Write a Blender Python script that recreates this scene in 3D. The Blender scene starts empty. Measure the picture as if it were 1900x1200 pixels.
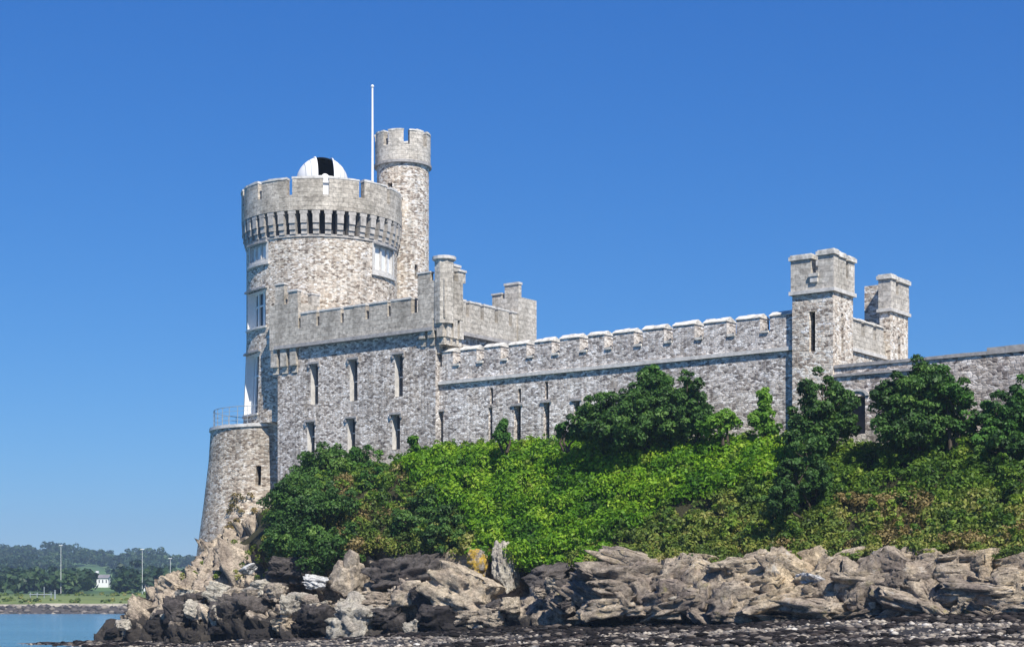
import bpy, math, random
import numpy as np
from mathutils import Vector, Matrix

SC = bpy.context.scene
COL = SC.collection
rnd = random.Random(7)
R = math.radians

# ------------------------------------------------------------------ camera, sky, sun, exposure
F = 3166.67          # focal length in pixels of the 1900 px wide photograph (60 mm on 36 mm)
HOR = 1115.0         # horizon row
CZ = 2.6
cam_d = bpy.data.cameras.new('camera'); cam = bpy.data.objects.new('camera', cam_d); COL.objects.link(cam)
cam_d.lens = 60; cam_d.sensor_width = 36; cam_d.sensor_fit = 'HORIZONTAL'
cam.location = (0, 0, CZ); cam.rotation_euler = (R(90), 0, 0)
cam_d.shift_y = (HOR - 600) / 1900.0
cam_d.clip_start = 0.5; cam_d.clip_end = 6000
SC.camera = cam

SUN_EL = R(50); SUN_AZ = math.atan2(0.37, -0.93)      # measured from +Y towards +X
sd = Vector((math.sin(SUN_AZ) * math.cos(SUN_EL), math.cos(SUN_AZ) * math.cos(SUN_EL), math.sin(SUN_EL)))
sun_d = bpy.data.lights.new('sun', 'SUN'); sun_d.energy = 5.0; sun_d.angle = R(0.53); sun_d.color = (1.0, 0.95, 0.87)
sun = bpy.data.objects.new('sun', sun_d); COL.objects.link(sun)
sun.rotation_euler = (-sd).to_track_quat('-Z', 'Y').to_euler(); sun.location = (60, -60, 120)

W = bpy.data.worlds.new('World'); SC.world = W; W.use_nodes = True
wn = W.node_tree; wn.nodes.clear()
wo = wn.nodes.new('ShaderNodeOutputWorld'); bg = wn.nodes.new('ShaderNodeBackground')
sky = wn.nodes.new('ShaderNodeTexSky'); sky.sky_type = 'NISHITA'; sky.sun_disc = False
sky.sun_elevation = SUN_EL; sky.sun_rotation = SUN_AZ
sky.altitude = 0; sky.air_density = 1.0; sky.dust_density = 0.0; sky.ozone_density = 4.0
SKY_K = ((.35, 1.35), (.475, .95), (.705, .65))
sc_ = wn.nodes.new('ShaderNodeSeparateColor'); cc_ = wn.nodes.new('ShaderNodeCombineColor'); wn.links.new(sky.outputs[0], sc_.inputs[0])
for i_, (k_, p_) in enumerate(SKY_K):                 # clear deep blue summer sky: k * (sky / 10) ** p per channel
    a_ = wn.nodes.new('ShaderNodeMath'); a_.operation = 'MULTIPLY'; a_.inputs[1].default_value = .1; wn.links.new(sc_.outputs[i_], a_.inputs[0])
    b_ = wn.nodes.new('ShaderNodeMath'); b_.operation = 'POWER'; b_.inputs[1].default_value = p_; wn.links.new(a_.outputs[0], b_.inputs[0])
    c_ = wn.nodes.new('ShaderNodeMath'); c_.operation = 'MULTIPLY'; c_.inputs[1].default_value = k_ * 10; wn.links.new(b_.outputs[0], c_.inputs[0]); wn.links.new(c_.outputs[0], cc_.inputs[i_])
wn.links.new(cc_.outputs[0], bg.inputs[0]); wn.links.new(bg.outputs[0], wo.inputs[0])
bg.inputs[1].default_value = 0.1
SC.view_settings.view_transform = 'Standard'; SC.view_settings.look = 'None'
SC.view_settings.exposure = 0.46; SC.view_settings.gamma = 1.0
SC.cycles.use_denoising = True
SC.cycles.max_bounces = 6; SC.cycles.transparent_max_bounces = 4; SC.cycles.volume_bounces = 0

# ------------------------------------------------------------------ frames of reference
OX, OY = -15.1, 110.0                    # left front corner of the main block
DV = Vector((0.8, -0.6, 0)); NV = Vector((-0.6, -0.8, 0))   # along the wall / outward towards the water
def cw(a, b, z=0.0): return Vector((OX + .8 * a - .6 * b, OY - .6 * a - .8 * b, z))
def wc(x, y): return (.8 * (x - OX) - .6 * (y - OY), -.6 * (x - OX) - .8 * (y - OY))
def px_a(px, b=0.0):                     # a of the point of the line b that the photograph shows in column px
    k = (px - 950) / F
    return (k * (OY - .8 * b) - OX + .6 * b) / (.8 + .6 * k)
def pw(px, py, Y): return Vector(((px - 950) / F * Y, Y, CZ + (HOR - py) * Y / F))

# ------------------------------------------------------------------ vector noise
def hash3(ix, iy, iz, s=0):
    h = (ix.astype(np.int64) * 374761393 + iy.astype(np.int64) * 668265263 + iz.astype(np.int64) * 2147483647 + s * 974634777) & 0xffffffff
    h = ((h ^ (h >> 13)) * 1274126177) & 0xffffffff
    h = ((h ^ (h >> 15)) * 2246822519) & 0xffffffff
    return ((h ^ (h >> 16)) & 0xffffff) / float(0xffffff)
def vnoise(P, s=0):
    I = np.floor(P); Fr = P - I; I = I.astype(np.int64); u = Fr * Fr * (3 - 2 * Fr); r = 0
    for dx in (0, 1):
        for dy in (0, 1):
            for dz in (0, 1):
                w = (u[:, 0] if dx else 1 - u[:, 0]) * (u[:, 1] if dy else 1 - u[:, 1]) * (u[:, 2] if dz else 1 - u[:, 2])
                r = r + w * hash3(I[:, 0] + dx, I[:, 1] + dy, I[:, 2] + dz, s)
    return r * 2 - 1
def fbm(P, o=4, s=0):
    r = 0; A = .5
    for k in range(o): r = r + A * vnoise(P * 2 ** k, s + k); A *= .5
    return r
def worley(P, s=0):                      # F1, F2, random value of the nearest cell
    I = np.floor(P).astype(np.int64); n = len(P)
    f1 = np.full(n, 9.0); f2 = np.full(n, 9.0); cid = np.zeros(n)
    for dx in (-1, 0, 1):
        for dy in (-1, 0, 1):
            for dz in (-1, 0, 1):
                c = I + np.array([dx, dy, dz])
                q = np.stack([hash3(c[:, 0], c[:, 1], c[:, 2], s + k) for k in (1, 2, 3)], 1) + c
                d = np.linalg.norm(P - q, axis=1)
                m = d < f1
                f2 = np.where(m, f1, np.minimum(f2, d)); cid = np.where(m, hash3(c[:, 0], c[:, 1], c[:, 2], s + 9), cid)
                f1 = np.where(m, d, f1)
    return f1, f2, cid
def sstep(x, a, b):
    t = np.clip((x - a) / (b - a), 0, 1); return t * t * (3 - 2 * t)

# ------------------------------------------------------------------ materials
def new_mat(name):
    m = bpy.data.materials.new(name); m.use_nodes = True; nt = m.node_tree; nt.nodes.clear()
    o = nt.nodes.new('ShaderNodeOutputMaterial'); p = nt.nodes.new('ShaderNodeBsdfPrincipled')
    nt.links.new(p.outputs[0], o.inputs[0]); return m, nt, p
def nd(nt, t, **kw):
    n = nt.nodes.new('ShaderNode' + t)
    for k, v in kw.items(): setattr(n, k, v)
    return n
def ramp(nt, fac, stops, interp='LINEAR'):
    r = nd(nt, 'ValToRGB'); r.color_ramp.interpolation = interp
    e = r.color_ramp.elements
    while len(e) < len(stops): e.new(.5)
    for i, (p, c) in enumerate(stops):
        e[i].position = p; e[i].color = (c[0], c[1], c[2], 1) if hasattr(c, '__len__') else (c, c, c, 1)
    nt.links.new(fac, r.inputs[0]); return r.outputs[0]
def mix(nt, fac, a, b, mode='MIX'):
    m = nd(nt, 'Mix', data_type='RGBA', blend_type=mode)
    for s, v in ((m.inputs[0], fac), (m.inputs[6], a), (m.inputs[7], b)):
        if isinstance(v, (int, float)): s.default_value = v
        elif isinstance(v, tuple): s.default_value = (v[0], v[1], v[2], 1)
        else: nt.links.new(v, s)
    return m.outputs[2]
def math_n(nt, op, a, b=0.0, clamp=False):
    m = nd(nt, 'Math', operation=op, use_clamp=clamp)
    for s, v in ((m.inputs[0], a), (m.inputs[1], b)):
        if isinstance(v, (int, float)): s.default_value = v
        else: nt.links.new(v, s)
    return m.outputs[0]
def noise(nt, vec, sc, det=4, rough=.55):
    n = nd(nt, 'TexNoise'); n.inputs['Scale'].default_value = sc; n.inputs['Detail'].default_value = det; n.inputs['Roughness'].default_value = rough
    if vec is not None: nt.links.new(vec, n.inputs['Vector'])
    return n
def mapping(nt, vec, sc=(1, 1, 1), loc=(0, 0, 0)):
    m = nd(nt, 'Mapping'); m.inputs['Scale'].default_value = sc; m.inputs['Location'].default_value = loc
    nt.links.new(vec, m.inputs['Vector']); return m.outputs[0]
def bump(nt, h, p, strength=.6, dist=.05):
    b = nd(nt, 'Bump'); b.inputs['Strength'].default_value = strength; b.inputs['Distance'].default_value = dist
    nt.links.new(h, b.inputs['Height']); nt.links.new(b.outputs[0], p.inputs['Normal'])

def rubble(name, stops, mortar, sx=2.1, sy=4.2, stain=(.55, 1.0), tint=(1, 1, 1), mw=.05):
    m, nt, p = new_mat(name)
    uv = nd(nt, 'TexCoord').outputs['UV']; geo = nd(nt, 'NewGeometry').outputs['Position']
    dis = noise(nt, uv, 1.7, 3)
    v0 = nd(nt, 'VectorMath', operation='SCALE'); nt.links.new(dis.outputs['Color'], v0.inputs[0]); v0.inputs['Scale'].default_value = .04
    v1 = nd(nt, 'VectorMath', operation='ADD'); nt.links.new(uv, v1.inputs[0]); nt.links.new(v0.outputs[0], v1.inputs[1])
    uvm = mapping(nt, v1.outputs[0], (sx * 1.22, sy * 1.22, 1))
    vo = nd(nt, 'TexVoronoi', voronoi_dimensions='2D', feature='F1', distance='CHEBYCHEV'); vo.inputs['Randomness'].default_value = .85; vo.inputs['Scale'].default_value = 1
    nt.links.new(uvm, vo.inputs['Vector'])
    vf = nd(nt, 'TexVoronoi', voronoi_dimensions='2D', feature='F2', distance='CHEBYCHEV'); vf.inputs['Randomness'].default_value = .85; vf.inputs['Scale'].default_value = 1
    nt.links.new(uvm, vf.inputs['Vector'])
    edge = math_n(nt, 'SUBTRACT', vf.outputs['Distance'], vo.outputs['Distance'])
    sep = nd(nt, 'SeparateColor'); nt.links.new(vo.outputs['Color'], sep.inputs[0])
    col = ramp(nt, sep.outputs[0], stops)
    mm = ramp(nt, edge, [(0.0, 1.0), (mw, 1.0), (mw + .09, 0.0)])
    fine = noise(nt, geo, 9, 4, .7)
    col = mix(nt, mm, col, mortar)
    vs = nd(nt, 'TexVoronoi', voronoi_dimensions='2D'); vs.inputs['Scale'].default_value = 1; nt.links.new(mapping(nt, uv, (8.0, 13.0, 1)), vs.inputs['Vector'])
    ss = nd(nt, 'SeparateColor'); nt.links.new(vs.outputs['Color'], ss.inputs[0])
    col = mix(nt, 1.0, col, ramp(nt, ss.outputs[0], [(0, .52), (.22, .82), (.55, 1.02), (1, 1.2)]), 'MULTIPLY')
    col = mix(nt, 1.0, col, ramp(nt, fine.outputs[0], [(.25, .68), (.6, 1.0), (.8, 1.12)]), 'MULTIPLY')
    big = noise(nt, mapping(nt, geo, (1, 1, .55)), .35, 5, .65)
    col = mix(nt, 1.0, col, ramp(nt, big.outputs[0], [(.3, (stain[0] * .98, stain[0], stain[0] * 1.04)), (.62, (stain[1],) * 3)]), 'MULTIPLY')
    st = noise(nt, mapping(nt, geo, (1.6, 1.6, .10)), 1.0, 5, .7); col = mix(nt, 1.0, col, ramp(nt, st.outputs[0], [(.36, (.74, .745, .75)), (.5, (1, 1, 1)), (.7, (1.05, 1.05, 1.04))]), 'MULTIPLY')
    li = noise(nt, mapping(nt, geo, (1, 1, .7), (7, 3, 1)), .55, 6, .72)
    col = mix(nt, ramp(nt, li.outputs[0], [(.52, 0.0), (.68, .4)]), col, mix(nt, 1.0, col, (.84, .74, .60), 'MULTIPLY'))
    col = mix(nt, 1.0, col, tint, 'MULTIPLY')
    nt.links.new(col, p.inputs['Base Color']); p.inputs['Roughness'].default_value = .95; p.inputs['Specular IOR Level'].default_value = .15
    hgt = math_n(nt, 'ADD', math_n(nt, 'MULTIPLY', ramp(nt, edge, [(0, 0.0), (.22, 1.0)]), 1.0), math_n(nt, 'MULTIPLY', sep.outputs[1], .35))
    hgt = math_n(nt, 'ADD', hgt, math_n(nt, 'MULTIPLY', fine.outputs[0], .7))
    bump(nt, hgt, p, .55, .035)
    return m
def ashlar(name, base, dark, bw=.62, bh=.3, stain=(.6, 1.0), ms=.012):
    m, nt, p = new_mat(name)
    uv = nd(nt, 'TexCoord').outputs['UV']; geo = nd(nt, 'NewGeometry').outputs['Position']
    br = nd(nt, 'TexBrick'); nt.links.new(uv, br.inputs['Vector']); br.inputs['Scale'].default_value = 1
    br.inputs['Brick Width'].default_value = bw; br.inputs['Row Height'].default_value = bh; br.inputs['Mortar Size'].default_value = ms
    br.inputs['Mortar Smooth'].default_value = .3; br.inputs['Bias'].default_value = 0
    br.inputs['Color1'].default_value = (*base, 1); br.inputs['Color2'].default_value = (*dark, 1); br.inputs['Mortar'].default_value = tuple(c * .78 for c in dark) + (1,)
    fine = noise(nt, geo, 7, 6, .75)
    vs = nd(nt, 'TexVoronoi', voronoi_dimensions='2D'); vs.inputs['Scale'].default_value = 1; nt.links.new(mapping(nt, uv, (5.5, 7.5, 1)), vs.inputs['Vector'])
    ss = nd(nt, 'SeparateColor'); nt.links.new(vs.outputs['Color'], ss.inputs[0])
    brc = mix(nt, 1.0, br.outputs[0], ramp(nt, ss.outputs[0], [(0, .72), (.4, .96), (1, 1.14)]), 'MULTIPLY')
    col = mix(nt, 1.0, brc, ramp(nt, fine.outputs[0], [(.28, .55), (.5, .95), (.75, 1.2)]), 'MULTIPLY')
    big = noise(nt, mapping(nt, geo, (1, 1, .35)), .8, 5, .7)
    col = mix(nt, 1.0, col, ramp(nt, big.outputs[0], [(.32, (stain[0], stain[0] * 1.0, stain[0] * .98)), (.6, (stain[1],) * 3)]), 'MULTIPLY')
    nt.links.new(col, p.inputs['Base Color']); p.inputs['Roughness'].default_value = .92; p.inputs['Specular IOR Level'].default_value = .2
    st = noise(nt, mapping(nt, geo, (2.6, 2.6, .22)), 1.0, 6, .75); col = mix(nt, 1.0, col, ramp(nt, st.outputs[0], [(.34, (.58, .57, .56)), (.48, (1, 1, 1)), (.7, (1.08, 1.07, 1.05))]), 'MULTIPLY')
    ln = noise(nt, mapping(nt, geo, (1, 1, 1), (3, 9, 4)), 2.2, 6, .8); col = mix(nt, ramp(nt, ln.outputs[0], [(.58, 0.0), (.66, .55)]), col, (.36, .27, .16))
    h = math_n(nt, 'ADD', math_n(nt, 'MULTIPLY', br.outputs['Fac'], -1.0), math_n(nt, 'MULTIPLY', fine.outputs[0], 1.2))
    bump(nt, h, p, .7, .03)
    return m
def plain(name, c, rough=.8, var=.2, sc=6, spec=.3, bmp=.3, metal=0):
    m, nt, p = new_mat(name); geo = nd(nt, 'NewGeometry').outputs['Position']
    n = noise(nt, geo, sc, 6, .7)
    col = mix(nt, 1.0, c, ramp(nt, n.outputs[0], [(.3, 1 - var * 1.6), (.6, 1.0), (.8, 1 + var * .6)]), 'MULTIPLY')
    nt.links.new(col, p.inputs['Base Color']); p.inputs['Roughness'].default_value = rough; p.inputs['Specular IOR Level'].default_value = spec; p.inputs['Metallic'].default_value = metal
    if bmp: bump(nt, n.outputs[0], p, bmp, .03)
    return m

M = {}
S_TOW = [(0, (.22, .18, .15)), (.12, (.33, .275, .23)), (.25, (.46, .395, .33)), (.4, (.57, .50, .425)), (.6, (.66, .605, .53)), (.82, (.75, .71, .645)), (1, (.84, .82, .79))]
S_GRY = [(0, (.17, .15, .145)), (.13, (.29, .26, .24)), (.25, (.40, .365, .335)), (.42, (.52, .485, .455)), (.65, (.61, .58, .55)), (.85, (.71, .69, .67)), (1, (.84, .83, .82))]
M['tower'] = rubble('cream rubble stone', S_TOW, (.68, .62, .52), 3.3, 6.6, (.86, 1.0), (1.06, 1.02, .97))
M['turret'] = rubble('pale rubble stone', [(a, tuple(min(.8, x * 1.08) for x in c)) for a, c in S_TOW], (.70, .66, .58), 3.4, 6.8, (.88, 1.05), (1.06, 1.02, .97))
M['block'] = rubble('brown grey rubble stone', S_GRY, (.54, .49, .43), 3.6, 6.6, (.76, 1.0), (1.18, 1.12, 1.04), .04)
M['wall'] = rubble('grey rubble stone', S_GRY, (.56, .54, .53), 3.6, 6.8, (.8, 1.04), (1.2, 1.15, 1.08))
M['lowwall'] = rubble('pinkish grey rubble stone', S_GRY, (.54, .5, .48), 3.0, 5.8, (.76, 1.05), (1.14, 1.07, 1.0))
M['bastion'] = rubble('weathered rubble stone', S_TOW, (.60, .54, .46), 3.0, 5.8, (.64, 1.0), (1.03, .97, .88))
M['ashlar'] = ashlar('grey ashlar', (.64, .58, .49), (.47, .42, .35), .62, .3, (.56, 1.04))
M['ashlar_pale'] = ashlar('pale ashlar', (.66, .61, .53), (.53, .48, .41), .55, .28, (.72, 1.05))
M['dress'] = plain('dressed limestone', (.66, .63, .58), .85, .25, 3)
M['coping'] = plain('white lichened coping', (.76, .72, .64), .9, .42, 3.0)
M['string'] = plain('weathered string course', (.40, .38, .36), .9, .3, 4)
M['corbel'] = plain('corbel limestone', (.50, .465, .42), .88, .35, 3)
M['void'] = plain('dark interior', (.012, .012, .014), .9, .1, 3, .1, 0)
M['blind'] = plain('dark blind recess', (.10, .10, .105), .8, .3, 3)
M['white'] = plain('white painted timber', (.80, .80, .78), .5, .06, 8, .4, 0)
M['dome'] = plain('white dome paint', (.80, .79, .76), .45, .07, 1.5, .4, 0)
M['metal'] = plain('galvanised rail', (.32, .36, .38), .5, .2, 9, .5, 0)
M['pole'] = plain('white pole paint', (.82, .82, .80), .4, .05, 5, .4, 0)
M['roof'] = plain('lead roof', (.30, .30, .31), .7, .3, 2)
m, nt, p = new_mat('window glass'); p.inputs['Base Color'].default_value = (.02, .03, .04, 1); p.inputs['Roughness'].default_value = .06; p.inputs['Specular IOR Level'].default_value = .8; M['glass'] = m

# leaves
def leafmat(name, stops, nsc=.5, trans=.3, hue=None):
    m, nt, p = new_mat(name)
    at = nd(nt, 'Attribute', attribute_name='tint'); geo = nd(nt, 'NewGeometry').outputs['Position']
    n = noise(nt, geo, nsc, 3, .6)
    f = math_n(nt, 'ADD', math_n(nt, 'MULTIPLY', at.outputs['Fac'], .62), math_n(nt, 'MULTIPLY', math_n(nt, 'SUBTRACT', n.outputs[0], .5), 1.5))
    f = math_n(nt, 'ADD', f, .19)
    col = ramp(nt, f, stops)
    nt.links.new(col, p.inputs['Base Color']); p.inputs['Roughness'].default_value = .55; p.inputs['Specular IOR Level'].default_value = .25
    tr = nd(nt, 'BsdfTranslucent'); nt.links.new(mix(nt, 1.0, col, (1.15, 1.25, .5), 'MULTIPLY'), tr.inputs[0])
    ms = nd(nt, 'MixShader'); ms.inputs[0].default_value = trans
    nt.links.new(p.outputs[0], ms.inputs[1]); nt.links.new(tr.outputs[0], ms.inputs[2])
    out = [x for x in nt.nodes if x.type == 'OUTPUT_MATERIAL'][0]; nt.links.new(ms.outputs[0], out.inputs[0])
    return m
M['leaf_bright'] = leafmat('bright bramble leaves', [(0, (.014, .048, .003)), (.28, (.055, .155, .006)), (.58, (.140, .285, .010)), (.82, (.25, .39, .022)), (1, (.42, .50, .07))])
M['leaf_dark'] = leafmat('dark evergreen leaves', [(0, (.012, .030, .008)), (.33, (.032, .078, .016)), (.66, (.07, .155, .028)), (1, (.17, .27, .055))], .6, .2)
M['leaf_mid'] = leafmat('mid green leaves', [(0, (.014, .036, .010)), (.4, (.036, .10, .018)), (.7, (.075, .19, .028)), (1, (.17, .30, .06))], .6, .25)
M['leaf_lime'] = leafmat('lime leaves', [(0, (.03, .08, .01)), (.4, (.09, .21, .02)), (.7, (.18, .34, .04)), (1, (.32, .48, .09))], .6, .3)
M['leaf_olive'] = leafmat('olive scrub leaves', [(0, (.018, .032, .008)), (.25, (.06, .10, .018)), (.5, (.13, .19, .028)), (.72, (.24, .25, .05)), (1, (.38, .33, .14))], .5, .25)
M['leaf_moss'] = leafmat('fresh scrub leaves', [(0, (.016, .036, .008)), (.28, (.05, .11, .014)), (.55, (.12, .21, .022)), (.8, (.21, .29, .035)), (1, (.34, .38, .08))], .5, .28)
M['leaf_rust'] = leafmat('dry rust scrub', [(0, (.04, .035, .012)), (.3, (.11, .10, .03)), (.55, (.22, .16, .06)), (.8, (.33, .26, .11)), (1, (.44, .37, .20))], .8, .2)
M['leaf_far'] = leafmat('distant trees', [(0, (.014, .028, .014)), (.45, (.03, .06, .024)), (.75, (.055, .10, .03)), (1, (.09, .14, .045))], .02, .15)
M['bark'] = plain('bark', (.09, .07, .05), .9, .3, 5)

def rockmat(name, tone, weed=True, obj=False, lichen=None, weedz=(1.9, 2.9), soil=False, vary=False):
    m, nt, p = new_mat(name); g = nd(nt, 'NewGeometry'); pos = g.outputs['Position']
    n1 = noise(nt, pos, .9, 8, .68); n2 = noise(nt, mapping(nt, pos, (1, 1, 1.4)), 5.0, 8, .8)
    c = ramp(nt, n1.outputs[0], [(.28, (tone[0] * .42, tone[1] * .40, tone[2] * .42)), (.42, (tone[0] * .85, tone[1] * .83, tone[2] * .85)), (.53, tone), (.68, tuple(min(.75, x * 1.5) for x in tone))])
    c = mix(nt, 1.0, c, ramp(nt, n2.outputs[0], [(.34, .32), (.5, .92), (.66, 1.4)]), 'MULTIPLY')
    ck = nd(nt, 'TexVoronoi', feature='DISTANCE_TO_EDGE'); ck.inputs['Scale'].default_value = 1.5
    nv = nd(nt, 'VectorMath', operation='ADD'); nt.links.new(mapping(nt, pos, (1, 1, 1.6)), nv.inputs[0]); nt.links.new(n1.outputs['Color'], nv.inputs[1]); nt.links.new(nv.outputs[0], ck.inputs['Vector'])
    c = mix(nt, ramp(nt, ck.outputs['Distance'], [(0, 1.0), (.035, 0.0)]), c, tuple(x * .35 for x in tone))
    if lichen:
        nl = noise(nt, pos, 1.6, 5, .7); sepz = nd(nt, 'SeparateXYZ'); nt.links.new(pos, sepz.inputs[0])
        fl = math_n(nt, 'MULTIPLY', ramp(nt, nl.outputs[0], [(.47, 0.0), (.56, 1.0)]), ramp(nt, math_n(nt, 'MULTIPLY', sepz.outputs[2], .1), [(lichen * .1, 0.0), (lichen * .1 + .05, 1.0)]))
        c = mix(nt, fl, c, (.55, .36, .05))
    if weed:
        sz = nd(nt, 'SeparateXYZ'); nt.links.new(pos, sz.inputs[0])
        nw = noise(nt, pos, .55, 5, .7)
        zz = math_n(nt, 'ADD', sz.outputs[2], math_n(nt, 'MULTIPLY', math_n(nt, 'SUBTRACT', nw.outputs[0], .5), 5.0))
        zz = math_n(nt, 'ADD', zz, math_n(nt, 'MULTIPLY', math_n(nt, 'MAXIMUM', math_n(nt, 'ADD', sz.outputs[0], 5.0), 0.0), -.035))
        fw = ramp(nt, math_n(nt, 'MULTIPLY', zz, .1), [(weedz[0] * .1 - .05, 1.0), (weedz[0] * .1, 0.0)])
        c = mix(nt, math_n(nt, 'MULTIPLY', fw, .93), c, (.022, .02, .02))
    if vary:
        nb = noise(nt, pos, .22, 4, .7); c = mix(nt, 1.0, c, ramp(nt, nb.outputs[0], [(.36, (.50, .48, .50)), (.5, (1, .97, .93)), (.62, (1.2, 1.12, .96))]), 'MULTIPLY')
        nl = noise(nt, mapping(nt, pos, (1, 1, 1), (5, 2, 9)), 1.1, 5, .75); c = mix(nt, ramp(nt, nl.outputs[0], [(.60, 0.0), (.68, .7)]), c, (.56, .53, .46))
        ng = noise(nt, mapping(nt, pos, (1, 1, 1), (1, 8, 3)), .9, 5, .75); c = mix(nt, ramp(nt, ng.outputs[0], [(.60, 0.0), (.68, .6)]), c, (.30, .27, .10))
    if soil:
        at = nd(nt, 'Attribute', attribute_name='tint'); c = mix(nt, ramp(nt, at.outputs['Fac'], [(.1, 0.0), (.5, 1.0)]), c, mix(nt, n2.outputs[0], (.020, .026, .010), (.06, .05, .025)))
    if obj:
        oi = nd(nt, 'ObjectInfo'); c = mix(nt, 1.0, c, ramp(nt, oi.outputs['Random'], [(0, (.6, .58, .58)), (.5, (1, .97, .94)), (1, (1.3, 1.25, 1.15))]), 'MULTIPLY')
    nt.links.new(c, p.inputs['Base Color']); p.inputs['Roughness'].default_value = .88; p.inputs['Specular IOR Level'].default_value = .25
    h = math_n(nt, 'ADD', math_n(nt, 'MULTIPLY', n1.outputs[0], 1.5), n2.outputs[0]); bump(nt, h, p, 1.0, .12)
    return m
M['cliff'] = rockmat('tan bank rock', (.46, .385, .295), True, weedz=(1.9, 2), soil=True)
M['boulder'] = rockmat('grey boulder rock', (.41, .355, .28), True, True, weedz=(1.3, 2))
M['boulder_shore'] = rockmat('weedy shore rock', (.40, .35, .28), True, True, weedz=(2.3, 2))
M['boulder_dark'] = rockmat('weed and shade dark boulder rock', (.10, .09, .085), True, True, weedz=(2.2, 3))  # weed cover, and black that stands in for shade in the hollows
M['boulder_pale'] = rockmat('pale boulder rock', (.47, .43, .35), False, False)
M['boulder_white'] = rockmat('white boulder rock', (.62, .62, .60), False, False)
M['boulder_lichen'] = rockmat('lichened boulder rock', (.38, .33, .27), False, False, lichen=3.4)

# ------------------------------------------------------------------ object helpers
WO = {}
def link(o, parent=None, origin=None):
    COL.objects.link(o)
    if parent is not None:
        po = WO[parent.name]; o.parent = parent
        og = Vector(origin) if origin is not None else po
        o.location = og - po; WO[o.name] = og
    else:
        o.location = Vector(origin) if origin is not None else Vector((0, 0, 0)); WO[o.name] = o.location.copy()
    return o
def tag(o, label=None, cat=None, group=None, kind=None):
    if label: o['label'] = label
    if cat: o['category'] = cat
    if group: o['group'] = group
    if kind: o['kind'] = kind
    return o
def thing(name, loc, label, cat, group=None):
    o = bpy.data.objects.new(name, None); o.empty_display_size = .3; link(o, None, loc); return tag(o, label, cat, group)

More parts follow.
